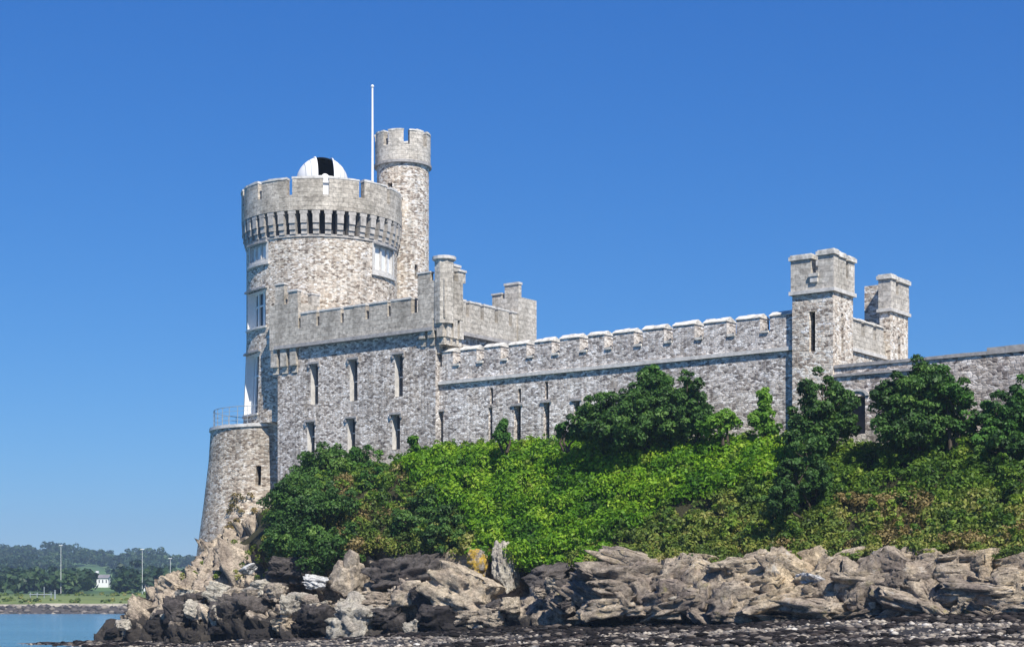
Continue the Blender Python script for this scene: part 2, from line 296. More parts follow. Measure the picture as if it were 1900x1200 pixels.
class MB:
    def __init__(s): s.v = []; s.f = []; s.m = []; s.uv = []; s.mats = []
    def mi(s, mat):
        if mat not in s.mats: s.mats.append(mat)
        return s.mats.index(mat)
    def quad(s, ps, uvs, mat):
        k = len(s.v); s.v += [tuple(p) for p in ps]; s.f.append(tuple(range(k, k + len(ps)))); s.m.append(s.mi(mat)); s.uv += list(uvs)
    def box(s, P, u0, u1, z0, z1, w0, w1, mat, nu=1, top=None, jit=0):
        top = top or mat; j = lambda: rnd.uniform(-jit, jit)
        us = [u0 + (u1 - u0) * i / nu for i in range(nu + 1)]
        zt = [z1 + j() for _ in us]; w1s = w1 + j()
        for i in range(nu):
            a, b = us[i], us[i + 1]; ta, tb = zt[i], zt[i + 1]
            s.quad([P(a, z0, w1s), P(b, z0, w1s), P(b, tb, w1s), P(a, ta, w1s)], [(a, z0), (b, z0), (b, z1), (a, z1)], mat)
            s.quad([P(b, z0, w0), P(a, z0, w0), P(a, ta, w0), P(b, tb, w0)], [(b, z0), (a, z0), (a, z1), (b, z1)], mat)
            s.quad([P(a, ta, w1s), P(b, tb, w1s), P(b, tb, w0), P(a, ta, w0)], [(a, w1), (b, w1), (b, w0), (a, w0)], top)
            s.quad([P(a, z0, w0), P(b, z0, w0), P(b, z0, w1s), P(a, z0, w1s)], [(a, w0), (b, w0), (b, w1), (a, w1)], mat)
        s.quad([P(u0, z0, w0), P(u0, z0, w1s), P(u0, zt[0], w1s), P(u0, zt[0], w0)], [(w0, z0), (w1, z0), (w1, z1), (w0, z1)], mat)
        s.quad([P(u1, z0, w1s), P(u1, z0, w0), P(u1, zt[-1], w0), P(u1, zt[-1], w1s)], [(w1, z0), (w0, z0), (w0, z1), (w1, z1)], mat)
    def panel(s, P, us, zs, holes, mat, w=0, back=None, side=None):
        U = sorted(set(list(us) + [h[0] for h in holes] + [h[1] for h in holes]))
        Z = sorted(set(list(zs) + [h[2] for h in holes] + [h[3] for h in holes]))
        U = [x for x in U if us[0] - 1e-6 <= x <= us[-1] + 1e-6]; Z = [x for x in Z if zs[0] - 1e-6 <= x <= zs[-1] + 1e-6]
        for i in range(len(U) - 1):
            for k in range(len(Z) - 1):
                a, b, c, d = U[i], U[i + 1], Z[k], Z[k + 1]; cu, cz = (a + b) / 2, (c + d) / 2
                hh = [h for h in holes if h[0] < cu < h[1] and h[2] < cz < h[3]]
                dd = w - (hh[0][4] if hh else 0)
                mt = ((hh[0][5] if len(hh[0]) > 5 else back) or mat) if hh else mat
                s.quad([P(a, c, dd), P(b, c, dd), P(b, d, dd), P(a, d, dd)], [(a, c), (b, c), (b, d), (a, d)], mt)
        for h in holes:
            a, b, c, d, dp = h[:5]; w1 = w - dp; sm = side or mat
            s.quad([P(a, c, w), P(a, c, w1), P(a, d, w1), P(a, d, w)], [(0, c), (dp, c), (dp, d), (0, d)], sm)
            s.quad([P(b, c, w1), P(b, c, w), P(b, d, w), P(b, d, w1)], [(dp, c), (0, c), (0, d), (dp, d)], sm)
            s.quad([P(a, c, w), P(b, c, w), P(b, c, w1), P(a, c, w1)], [(a, 0), (b, 0), (b, dp), (a, dp)], sm)
            s.quad([P(a, d, w1), P(b, d, w1), P(b, d, w), P(a, d, w)], [(a, 0), (b, 0), (b, dp), (a, dp)], sm)
    def tube(s, p0, p1, r0, r1, mat, n=10, caps=True):
        p0, p1 = Vector(p0), Vector(p1); d = (p1 - p0).normalized(); t = d.orthogonal().normalized(); b = d.cross(t)
        c = [[p + (t * math.cos(2 * math.pi * i / n) + b * math.sin(2 * math.pi * i / n)) * r for i in range(n)] for p, r in ((p0, r0), (p1, r1))]
        for i in range(n):
            j = (i + 1) % n; s.quad([c[0][i], c[0][j], c[1][j], c[1][i]], [(0, 0), (1, 0), (1, 1), (0, 1)], mat)
        if caps:
            s.quad(c[0][::-1], [(0, 0)] * n, mat); s.quad(c[1], [(0, 0)] * n, mat)
    def lathe(s, cx, cy, prof, mat, n=48, a0=0, a1=2 * math.pi, skip=None):
        for k in range(len(prof) - 1):
            (r0, z0), (r1, z1) = prof[k], prof[k + 1]
            for i in range(n):
                t0 = a0 + (a1 - a0) * i / n; t1 = a0 + (a1 - a0) * (i + 1) / n
                q = [(cx + r * math.sin(t), cy - r * math.cos(t), z) for r, t, z in ((r0, t0, z0), (r0, t1, z0), (r1, t1, z1), (r1, t0, z1))]
                s.quad(q, [(t0 * r0, z0), (t1 * r0, z0), (t1 * r1, z1), (t0 * r1, z1)], mat)
    def build(s, name, parent=None, origin=None, smooth=False):
        og = Vector(origin) if origin is not None else (WO[parent.name] if parent is not None else Vector((0, 0, 0)))
        me = bpy.data.meshes.new(name); me.from_pydata([(x - og.x, y - og.y, z - og.z) for x, y, z in s.v], [], s.f)
        for mt in s.mats: me.materials.append(M[mt] if isinstance(mt, str) else mt)
        me.polygons.foreach_set('material_index', s.m)
        ul = me.uv_layers.new(name='UVMap'); ul.data.foreach_set('uv', np.array(s.uv, dtype=np.float32).ravel())
        if smooth: me.polygons.foreach_set('use_smooth', [True] * len(s.f))
        me.update()
        return link(bpy.data.objects.new(name, me), parent, og)

def np_mesh(name, V, Q, mats, tint=None, smooth=False, parent=None, origin=None, uv=None):
    og = Vector(origin) if origin is not None else (WO[parent.name] if parent is not None else Vector((0, 0, 0)))
    me = bpy.data.meshes.new(name); n = Q.shape[1]
    me.vertices.add(len(V)); me.vertices.foreach_set('co', (V - np.array(og)).astype(np.float32).ravel())
    me.loops.add(Q.size); me.loops.foreach_set('vertex_index', Q.ravel().astype(np.int32))
    me.polygons.add(len(Q)); me.polygons.foreach_set('loop_start', np.arange(0, Q.size, n, dtype=np.int32))
    me.update(calc_edges=True)
    for mt in mats: me.materials.append(M[mt])
    if smooth: me.polygons.foreach_set('use_smooth', np.ones(len(Q), dtype=bool))
    if tint is not None:
        at = me.attributes.new('tint', 'FLOAT', 'FACE'); at.data.foreach_set('value', tint.astype(np.float32))
    return link(bpy.data.objects.new(name, me), parent, og)
def grid_faces(nu, nv):
    i = np.arange(nu * nv).reshape(nu, nv)
    return np.stack([i[:-1, :-1].ravel(), i[1:, :-1].ravel(), i[1:, 1:].ravel(), i[:-1, 1:].ravel()], 1)

# ------------------------------------------------------------------ terrain
def z_plateau(a):
    return np.interp(a, [-16, -10, -6, -2, 0, 4, 9, 15, 25, 35, 45, 60, 90], [.7, 2.9, 5.9, 6.9, 7.3, 8.4, 9.6, 10.7, 10.6, 10.0, 9.4, 9.1, 9.0])
def z_beach(a, b):
    base = np.interp(a, [-20, -8, 4, 14, 27, 50, 80], [-.7, .0, .25, .55, 1.15, 2.0, 2.4])
    return np.maximum(base - np.maximum(b - 12.5, 0) * .06 - np.maximum(b - 30, 0) * 0.02, -1.2 if True else 0)
def shore_b(a):                                     # where the foot of the rock stands
    return np.interp(a, [-20, -14, -8, 0, 6, 14, 24, 34, 44, 60, 90], [2, 4, 7.9, 12.0, 13.4, 12.8, 12.2, 12.9, 13.0, 13.2, 13.2])
def H0(a, b):
    q1 = shore_b(a) - b; q2 = (a + 13.0) * .95; q3 = b + 22
    q = np.minimum(np.minimum(q1, q2), q3)
    zb = z_beach(a, b); zp = z_plateau(a)
    right = sstep(a, 6, 17)
    cliff = np.interp(q, [-3, 0, .5, 1.8, 3.0], [-1.0, 0, 1.2, 2.35, 2.7])
    top = sstep(q, 2.6, 11.5)
    zr = zb + cliff; zr = np.where(q > 2.6, zr + (zp - zb - 2.6) * top, zr)
    zl = zb + np.where(q < 0, q * .35, 0) + np.clip(q, 0, 8.6) / 8.6 * np.maximum(zp - zb, 0)
    return zl * (1 - right) + zr * right
def Hs(a, b): return float(H0(np.array([a]), np.array([b]))[0])

def rock_line(px):                                  # row of the photograph where planting ends and bare rock begins
    return np.interp(px, [380, 480, 560, 620, 690, 760, 850, 900, 960, 1060, 1130, 1250, 1400, 1540, 1700, 1800, 1900], [985, 1020, 1055, 1030, 1022, 1025, 1022, 1035, 1045, 1050, 1036, 1024, 1028, 1022, 1012, 1018, 1022])
def to_px(X, Y, Z): return 950 + F * X / Y, HOR - F * (Z - CZ) / Y
def slabs(P, s=0):                                  # worley cells with tilted faces: offset, distance to border
    I = np.floor(P).astype(np.int64); n = len(P); f1 = np.full(n, 9.0); f2 = np.full(n, 9.0); off = np.zeros(n)
    for dx in (-1, 0, 1):
        for dy in (-1, 0, 1):
            for dz in (-1, 0, 1):
                c = I + np.array([dx, dy, dz]); h = lambda k: hash3(c[:, 0], c[:, 1], c[:, 2], s + k)
                dl = P - (np.stack([h(1), h(2), h(3)], 1) + c); d = np.linalg.norm(dl, axis=1); m = d < f1
                o = (h(4) - .5) + ((np.stack([h(5), h(6), h(7)], 1) - .5) * dl).sum(1) * 1.6
                f2 = np.where(m, f1, np.minimum(f2, d)); off = np.where(m, o, off); f1 = np.where(m, d, f1)
    return off, f2 - f1
def build_bank():
    a = np.arange(-18, 76, .13); b = np.concatenate([np.arange(-24, 0, 1.2), np.arange(0, 8.6, .25), np.arange(8.6, 16.5, .11)])
    A, B = np.meshgrid(a, b, indexing='ij'); A = A.ravel(); B = B.ravel()
    Z = H0(A, B); P = np.stack([OX + .8 * A - .6 * B, OY - .6 * A - .8 * B, Z], 1)
    q = shore_b(A) - B
    pxx, pyy = to_px(P[:, 0], P[:, 1], Z)
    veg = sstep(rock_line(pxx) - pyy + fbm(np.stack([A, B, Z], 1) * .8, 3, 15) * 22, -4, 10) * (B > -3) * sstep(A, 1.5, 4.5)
    rocky = np.clip(sstep(q, -.9, .2) * (1 - veg) * sstep(A + 13.0, -.5, 2), 0, 1)
    C = np.stack([A, B, Z], 1)
    Wp = C + .35 * np.stack([fbm(C * .6, 3, 5), fbm(C * .6, 3, 6), fbm(C * .6, 3, 7)], 1)
    Wp[:, 2] = Wp[:, 2] + Wp[:, 0] * .32; Wp[:, 0] += Wp[:, 2] * .3
    o1, e1 = slabs(Wp * np.array([.36, .36, .8]), 3); o2, e2 = slabs(Wp * np.array([.95, .95, 2.0]), 31); o3, e3 = slabs(Wp * np.array([2.2, 2.2, 4.2]), 61)
    rt = sstep(A, 14, 24)                            # the right hand bank is a calmer, bedded face
    Wq = Wp.copy(); Wq[:, 2] -= Wp[:, 0] * .28
    p1, g1 = slabs(Wq * np.array([.20, .3, .85]), 13); p2, g2 = slabs(Wq * np.array([.55, .7, 1.9]), 43)
    dl = o1 * 1.5 - .7 * np.exp(-(e1 / .06) ** 2) + o2 * .7 - .36 * np.exp(-(e2 / .07) ** 2) + o3 * .28 - .10 * np.exp(-(e3 / .08) ** 2)
    dr = p1 * .7 - .5 * np.exp(-(g1 / .035) ** 2) + p2 * .35 - .3 * np.exp(-(g2 / .05) ** 2) + o3 * .12 - .55
    d = dl * (1 - rt) + dr * rt + fbm(C * 3.0, 5, 2) * .2 - .15
    # two dark hollows washed out under the planting
    for ca, cb, wa, dp in ((12.5, 9.2, 3.4, 2.6), (24.6, 9.6, 2.0, 2.2), (6.0, 9.0, 2.4, 1.6)):
        d = d - dp * np.exp(-((A - ca) / wa) ** 2 - ((B - cb) / 1.8) ** 2)
    nrm = np.array([-.6 * .72, -.8 * .72, .6])
    P = P + rocky[:, None] * d[:, None] * nrm[None, :]
    P[:, 2] += (1 - rocky) * fbm(C * .6, 4, 11) * .5 * sstep(q, 0, 3)
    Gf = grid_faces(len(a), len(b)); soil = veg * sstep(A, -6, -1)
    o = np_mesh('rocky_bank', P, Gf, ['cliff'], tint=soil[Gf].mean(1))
    return tag(o, kind='structure')
build_bank()

# beach: shingle with bands of dark weed
def beach_mat():
    m, nt, p = new_mat('shingle beach'); pos = nd(nt, 'NewGeometry').outputs['Position']
    n1 = noise(nt, pos, 6, 6, .8); n2 = noise(nt, mapping(nt, pos, (.10, .32, 1)), 1.0, 6, .7)
    vo = nd(nt, 'TexVoronoi'); vo.inputs['Scale'].default_value = 5.5; nt.links.new(pos, vo.inputs['Vector'])
    s = nd(nt, 'SeparateColor'); nt.links.new(vo.outputs['Color'], s.inputs[0])
    c = ramp(nt, s.outputs[0], [(0, (.10, .085, .075)), (.4, (.26, .22, .18)), (.75, (.40, .35, .29)), (1, (.56, .52, .47))])
    c = mix(nt, 1.0, c, ramp(nt, n1.outputs[0], [(.3, .5), (.7, 1.15)]), 'MULTIPLY')
    c = mix(nt, ramp(nt, n2.outputs[0], [(.40, 0.0), (.50, 1.0)]), c, (.022, .020, .020))
    nt.links.new(c, p.inputs['Base Color']); p.inputs['Roughness'].default_value = .85
    bump(nt, math_n(nt, 'ADD', vo.outputs['Distance'], n1.outputs[0]), p, 1.0, .1)
    return m
M['beach'] = beach_mat()
def beach_h(X, Y):
    a = .8 * (X - OX) - .6 * (Y - OY); b = -.6 * (X - OX) - .8 * (Y - OY)
    z = z_beach(a, b)
    P = np.stack([X * .35, Y * .9, np.zeros_like(X)], 1)
    z = z + fbm(P, 4, 21) * .22 + fbm(P * .2, 2, 22) * .2
    z = np.where(Y < 45, np.maximum(z, .35), z)
    z = np.maximum(z, -1.2)
    return z
xs = np.concatenate([np.arange(-120, -32, 4), np.arange(-32, 32, .3), np.arange(32, 130, 4)]); ys = np.concatenate([np.arange(-30, 54, 3), np.arange(54, 108, .22), np.arange(108, 140, 2)])
X, Y = np.meshgrid(xs, ys, indexing='ij'); X = X.ravel(); Y = Y.ravel()
Zb = beach_h(X, Y)
bank_in = (.8 * (X - OX) - .6 * (Y - OY) > -13) & (-.6 * (X - OX) - .8 * (Y - OY) < 8)
Zb = np.where(bank_in, np.minimum(Zb, -.3), Zb)
tag(np_mesh('beach', np.stack([X, Y, Zb], 1), grid_faces(len(xs), len(ys)), ['beach']), kind='structure')

# river
m, nt, p = new_mat('river water'); pos = nd(nt, 'NewGeometry').outputs['Position']
p.inputs['Base Color'].default_value = (.035, .11, .17, 1); p.inputs['Roughness'].default_value = .12; p.inputs['IOR'].default_value = 1.33
n1 = noise(nt, mapping(nt, pos, (.5, 1.0, 1)), 1.1, 6, .65); n2 = noise(nt, mapping(nt, pos, (.03, .12, 1)), 1.0, 4, .6)
bump(nt, math_n(nt, 'ADD', n1.outputs[0], math_n(nt, 'MULTIPLY', n2.outputs[0], 1.5)), p, .9, .25)
nt.links.new(ramp(nt, n2.outputs[0], [(.35, (.05, .16, .24)), (.65, (.09, .235, .32))]), p.inputs['Base Color'])
M['river'] = m
s = MB(); s.quad([(-950, -60, 0), (950, -60, 0), (950, 1600, 0), (-950, 1600, 0)], [(0, 0), (1, 0), (1, 1), (0, 1)], 'river')
tag(s.build('river'), kind='structure')

# far shore and hills
def far_mat():
    m, nt, p = new_mat('far land'); pos = nd(nt, 'NewGeometry').outputs['Position']; sp = nd(nt, 'SeparateXYZ'); nt.links.new(pos, sp.inputs[0])
    nf = noise(nt, mapping(nt, pos, (.02, .006, 1)), 1, 3); n1 = noise(nt, pos, .15, 6, .7)
    vf = nd(nt, 'TexVoronoi', voronoi_dimensions='2D'); vf.inputs['Scale'].default_value = 1; nt.links.new(mapping(nt, pos, (.012, .006, 1)), vf.inputs['Vector'])
    s = nd(nt, 'SeparateColor'); nt.links.new(vf.outputs['Color'], s.inputs[0])
    c = ramp(nt, s.outputs[0], [(0, (.05, .10, .03)), (.4, (.09, .17, .04)), (.8, (.15, .23, .06)), (1, (.22, .24, .09))])
    grass = mix(nt, n1.outputs[0], (.09, .15, .025), (.20, .22, .05))
    zf = ramp(nt, math_n(nt, 'MULTIPLY', sp.outputs[1], .001), [(.40, 1.0), (.44, 0.0)])
    c = mix(nt, zf, c, grass)
    c = mix(nt, ramp(nt, math_n(nt, 'MULTIPLY', sp.outputs[1], .001), [(.3655, 1.0), (.3665, 0.0)]), c, (.07, .06, .055))
    c = mix(nt, 1.0, c, ramp(nt, n1.outputs[0], [(.3, .7), (.7, 1.15)]), 'MULTIPLY')
    nt.links.new(c, p.inputs['Base Color']); p.inputs['Roughness'].default_value = .95; return m
M['far'] = far_mat()
M['riprap'] = rockmat('shore riprap', (.17, .15, .14), False)
M['seawall'] = plain('pale sea wall', (.55, .50, .40), .9, .25, .3)
def far_h(X, Y):
    k = np.interp(Y, [350, 357, 360, 364, 366, 400, 450, 600, 750, 900, 1100, 1300, 1500], [-1, -.2, 1.2, 1.4, 2.1, 3.6, 5.0, 8.2, 11.0, 15.0, 25.0, 34.5, 26.0])
    ang = (X / Y * F) + 950
    hh = np.interp(ang, [-600, -200, 60, 150, 210, 300, 380, 500, 900, 2500], [1.0, 1.08, 1.06, 1.05, .92, .93, .76, .8, .9, 1.0])
    z = k * (1 + (hh - 1) * sstep(Y, 500, 1100))
    return z + sstep(Y, 450, 700) * fbm(np.stack([X * .008, Y * .008, X * 0], 1), 3, 31) * 5
xs = np.arange(-900, 901, 12.); ys = np.array([350, 357, 360, 362, 364, 366, 372, 380, 400, 425, 450] + list(range(480, 1501, 20)), float)
X, Y = np.meshgrid(xs, ys, indexing='ij'); X = X.ravel(); Y = Y.ravel(); Z = far_h(X, Y)
tag(np_mesh('hills', np.stack([X, Y, Z], 1), grid_faces(len(xs), len(ys)), ['far'], smooth=True), kind='structure')

# ------------------------------------------------------------------ the castle
castle = thing('castle', (-12.9, 116, 5), 'pale grey limestone castle with round crenellated tower above the shore', 'castle')
def cylP(cx, cy, Rf, R0):
    def P(u, z, w):
        t = u / R0; r = Rf(z) + w
        return (cx + r * math.sin(t), cy - r * math.cos(t), z)
    return P
def frontP(b0=0.0):
    return lambda u, z, w: tuple(cw(u, b0 + w, z))
def rightP(a0):
    return lambda u, z, w: tuple(cw(a0 + w, -u, z))
def leftP(a0):
    return lambda u, z, w: tuple(cw(a0 - w, u, z))
def backP(b0):
    return lambda u, z, w: tuple(cw(-u, b0 - w, z))
def merlon(P, u0, u1, z0, z1, w0, w1, mat, cap, capm='coping', nu=1, over=.06, parent=None, name='merlon', stones=2, slope=0):
    s = MB(); s.box(P, u0, u1, z0, z1 - cap, w0, w1, mat, nu)
    L = u1 - u0; cuts = [u0 - over] + [u0 + L * (k + rnd.uniform(-.12, .12)) / stones for k in range(1, stones)] + [u1 + over]
    for k in range(stones):
        zt = z1 + rnd.uniform(-.02, .03); ua, ub = cuts[k] + .006, cuts[k + 1] - .006
        if slope:
            zf = z1 - cap + .05
            s.box(P, ua, ub, z1 - cap + .002, zf, w0 - over, w1 + over, capm)
            wr = w1 - slope
            s.quad([P(ua, zf, w1 + over), P(ub, zf, w1 + over), P(ub, zt, wr), P(ua, zt, wr)], [(ua, 0), (ub, 0), (ub, 1), (ua, 1)], capm)
            s.quad([P(ua, zt, wr), P(ub, zt, wr), P(ub, zf, w0 - over), P(ua, zf, w0 - over)], [(ua, 0), (ub, 0), (ub, 1), (ua, 1)], capm)
            for uu in (ua, ub): s.quad([P(uu, zf, w1 + over), P(uu, zt, wr), P(uu, zf, w0 - over)], [(0, 0), (1, 0), (1, 1)], capm)
        else: s.box(P, ua, ub, z1 - cap + .002, zt, w0 - over, w1 + over, capm, max(1, nu // stones), jit=.02)
    return s.build(name, parent)
def hood(P, u0, u1, z, parent, drop=.35, w=.12, mat='string'):
    s = MB(); s.box(P, u0 - .16, u1 + .16, z, z + .13, -.02, w, mat, 2)
    if drop:
        s.box(P, u0 - .16, u0 - .05, z - drop, z - .002, -.02, w * .8, mat); s.box(P, u1 + .05, u1 + .16, z - drop, z - .002, -.02, w * .8, mat)
    return s.build('hood_mould', parent)
def window(P, u0, u1, z0, z1, nl, parent, w=-.26, transom=None, nu=6, frame='white', bar=.07, pane='glass'):
    s = MB()
    s.panel(P, [u0 + (u1 - u0) * i / nu for i in range(nu + 1)], [z0, z1], [], pane, w=w)
    for k in range(nl + 1):
        c = u0 + (u1 - u0) * k / nl; h = bar * (1.0 if 0 < k < nl else .8)
        c = min(max(c, u0 + h), u1 - h); s.box(P, c - h, c + h, z0, z1, w + .004, w + .11, frame)
    for zz in [z0 + .05, z1 - .05] + ([transom] if transom else []):
        s.box(P, u0, u1, zz - .05, zz + .05, w + .006, w + .09, frame, nu)
    return s.build('window', parent)

# -- round tower
TC = (-12.9, 116.0); TR = 5.09
Rt = lambda z: TR + np.interp(z, [8, 14.2, 14.31, 15, 20], [-.4, -.4, .22, .20, 0.0])
Pt = cylP(*TC, lambda z: float(Rt(z)), TR)
D2U = lambda deg: R(deg) * TR
wins = [(-62.7, -39.5, 25.05, 26.1, 3, None), (49, 74, 24.45, 26.1, 3, None), (-71, -40, 20.7, 23.1, 3, 22.2), (-74, -47, 15.0, 19.0, 3, 17.6)]
holes = [(D2U(a), D2U(b), z0, z1, .9 if z0 < 24 else .3) for a, b, z0, z1, n, t in wins]
s = MB(); s.panel(Pt, [D2U(-180 + 5 * i) for i in range(73)], [5, 8, 11, 13, 14.2, 14.31, 15, 16, 17, 18, 19, 20, 26.3], holes, 'tower', side='white')
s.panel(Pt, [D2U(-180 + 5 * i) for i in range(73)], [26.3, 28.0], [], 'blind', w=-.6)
s.lathe(TC[0], TC[1], [(4.6, 28.5), (0, 28.62)], 'roof', 48)
tower = s.build('round_tower', castle)
for a, b, z0, z1, n, t in wins:
    window(Pt, D2U(a), D2U(b), z0, z1, n, tower, transom=t, nu=8, w=-.62 if z0 < 24 else -.2, pane='white' if z0 > 24 else 'glass', frame='dress' if z0 > 24 else 'white', bar=.07 if z0 > 24 else .12)
    hood(Pt, D2U(a), D2U(b), z1 + .05, tower, .0, .2)
# pale dressed stone surrounds below the corbels
for a, b, zw in ((-62.7, -39.5, 25.05), (49, 74, 24.45)):
    s = MB(); u0, u1 = D2U(a), D2U(b)
    s.panel(Pt, [u0 - .25 + (u1 - u0 + .5) * i / 8 for i in range(9)], [zw - .2, 26.28], [(u0, u1, zw, 26.1, .1)], 'dress', w=.03)
    # leave the opening free
    s2 = MB(); s2.mats = s.mats
    for q in range(len(s.f)):
        f = s.f[q]; zc = sum(s.v[i][2] for i in f) / 4; tt = [math.atan2(s.v[i][0] - TC[0], -(s.v[i][1] - TC[1])) * TR for i in f]; uc = sum(tt) / 4
        if u0 + .01 < uc < u1 - .01 and zw + .01 < zc < 26.09: continue
        s2.quad([s.v[i] for i in f], [s.uv[4 * q + j] for j in range(4)], 'dress')
    s2.build('window_surround', tower)
    o_ = MB(); o_.box(Pt, u0 - .3, u1 + .3, zw - .35, zw - .2, -.02, .14, 'dress', 6); o_.build('window_sill', tower)
for a, b, z0, z1, n, t in wins[2:]:
    o_ = MB(); o_.box(Pt, D2U(a) - .1, D2U(b) + .1, z0 - .14, z0 - .01, -.02, .12, 'dress', 6); o_.build('window_sill', tower)
s = MB(); s.box(Pt, D2U(-180), D2U(180), 26.28, 26.44, -.45, .07, 'corbel', 72); s.build('string_course', tower)
cb0 = None
ncb = 42
for k in range(ncb):
    if cb0 is None:
        s = MB(); h = .19
        s.box(Pt, -h, h, 26.445, 26.72, -.45, .13, 'corbel'); s.box(Pt, -h, h, 26.74, 27.12, -.45, .22, 'corbel'); s.box(Pt, -h - .01, h + .01, 27.14, 27.72, -.45, .30, 'corbel')
        s.box(Pt, -h - .06, h + .06, 27.73, 27.95, -.45, .31, 'corbel')
        cb0 = s.build('corbel', tower, (TC[0], TC[1], 0)); c = cb0
    else: c = cb0.copy(); COL.objects.link(c); c.parent = tower; WO[c.name] = WO[cb0.name]
    c.rotation_euler = (0, 0, R(360 / ncb * k + 2))
s = MB(); s.box(Pt, D2U(-180), D2U(180), 27.96, 28.95, -.12, .33, 'ashlar', 72); s.build('parapet', tower)
per = 360 / 14
for k in range(14):
    g0 = 9 + per * k
    u0, u1 = D2U(g0 + 2.1), D2U(g0 + per - 2.1)
    merlon(Pt, u0, u1, 28.952, 30.12 + rnd.uniform(-.03, .03), -.12, .33, 'ashlar', .13, 'dress', 6, .03, tower, stones=3)

# -- stair turret
SC2 = (-7.55, 118.1); SR = 1.80
Ps = cylP(*SC2, lambda z: SR, SR); s2u = lambda d: R(d) * SR
hl = [(s2u(-32), s2u(-20), 30.75, 31.15, .4, 'void'), (s2u(30), s2u(38), 24.6, 25.6, .4, 'void')]
s = MB(); s.panel(Ps, [s2u(-180 + 9 * i) for i in range(41)], [10, 18, 32.6], hl, 'turret'); s.lathe(*SC2, [(1.75, 33.2), (0, 33.3)], 'roof', 30)
stair = s.build('stair_turret', castle)
s = MB(); s.box(Ps, s2u(-180), s2u(180), 32.50, 32.68, -.2, .19, 'string', 40); s.build('string_course', stair)
s = MB(); s.box(Ps, s2u(-180), s2u(180), 32.685, 33.72, -.32, .12, 'ashlar_pale', 40); s.build('parapet', stair)
for k in range(8):
    g0 = 11.3 + 45 * k; merlon(Ps, s2u(g0 + 6.2), s2u(g0 + 45 - 6.2), 33.722, 34.78, -.32, .12, 'ashlar_pale', .12, 'coping', 4, .03, stair, stones=2)

# -- observatory dome
dc = Vector((-12.9, 116, 30.95)); DR = 1.77
rot = R(9 + 6.3)
def dome_pt(x, ph, r):
    q = math.sqrt(max(0.0, r * r - x * x)); y, z = -q * math.cos(ph), q * math.sin(ph)
    return (dc.x + x * math.cos(rot) - y * math.sin(rot), dc.y + x * math.sin(rot) + y * math.cos(rot), dc.z + z)
SL = .56; xsd = [-DR * math.cos(math.pi * k / 44) for k in range(45)]; xsd = sorted([x for x in xsd if abs(abs(x) - SL) > .05] + [-SL, SL]); NP = 40
def dome_shell(r, mat, keep, name, parent, sc=1.0):
    s = MB()
    for i in range(len(xsd) - 1):
        for k in range(NP):
            x0, x1 = xsd[i] * sc, xsd[i + 1] * sc; p0, p1 = math.pi * k / NP, math.pi * (k + 1) / NP
            if not keep((xsd[i] + xsd[i + 1]) / 2, (p0 + p1) / 2): continue
            s.quad([dome_pt(x0, p0, r), dome_pt(x1, p0, r), dome_pt(x1, p1, r), dome_pt(x0, p1, r)], [(0, 0)] * 4, mat)
    return s
inslot = lambda x, p: abs(x) < SL and R(4) < p < R(84)
s = dome_shell(DR, 'dome', lambda x, p: not inslot(x, p), '', None)
s.lathe(dc.x, dc.y, [(DR + .04, dc.z), (DR + .04, dc.z - .35), (DR - .08, dc.z - .36), (DR - .08, 28.4)], 'dome', 60)
dome = s.build('observatory_dome', castle)
s = dome_shell(DR - .12, 'void', lambda x, p: not inslot(x, p), '', None, (DR - .12) / DR); s.build('dome_lining', dome)
for sx in (-1, 1):
    s = MB()
    for k in range(20):
        p0, p1 = R(2 + 84 * k / 20), R(2 + 84 * (k + 1) / 20)
        a0_, a1_, b0_, b1_ = sx * (SL - .02), sx * (SL + .07), DR - .06, DR + .07
        s.quad([dome_pt(a0_, p0, b1_), dome_pt(a1_, p0, b1_), dome_pt(a1_, p1, b1_), dome_pt(a0_, p1, b1_)], [(0, 0)] * 4, 'white')
        s.quad([dome_pt(a0_, p0, b0_), dome_pt(a0_, p0, b1_), dome_pt(a0_, p1, b1_), dome_pt(a0_, p1, b0_)], [(0, 0)] * 4, 'white')
        s.quad([dome_pt(a1_, p0, b0_), dome_pt(a1_, p0, b1_), dome_pt(a1_, p1, b1_), dome_pt(a1_, p1, b0_)], [(0, 0)] * 4, 'white')
    s.build('shutter_rail', dome)
s = MB()
for x0 in (-1.3, -.95, 1.0, 1.35):
    s = MB()
    for k in range(30):
        p0, p1 = math.pi * k / 30, math.pi * (k + 1) / 30; s.quad([dome_pt(x0, p0, DR + .012), dome_pt(x0 + .03, p0, DR + .012), dome_pt(x0 + .03, p1, DR + .012), dome_pt(x0, p1, DR + .012)], [(0, 0)] * 4, 'metal')
    s.build('panel_seam', dome)
s = MB()
tp = Vector((dc.x + math.sin(rot) * 1.0, dc.y - math.cos(rot) * 1.0, dc.z - .25))
s.tube(tp + Vector((-.3, 1.1, -.5)), tp + Vector((.1, -.35, .45)), .2, .22, 'white', 16); s.tube(tp + Vector((0, .5, -1.6)), tp + Vector((-.05, .5, 0)), .2, .15, 'metal', 10)
s.build('telescope', dome, smooth=False)

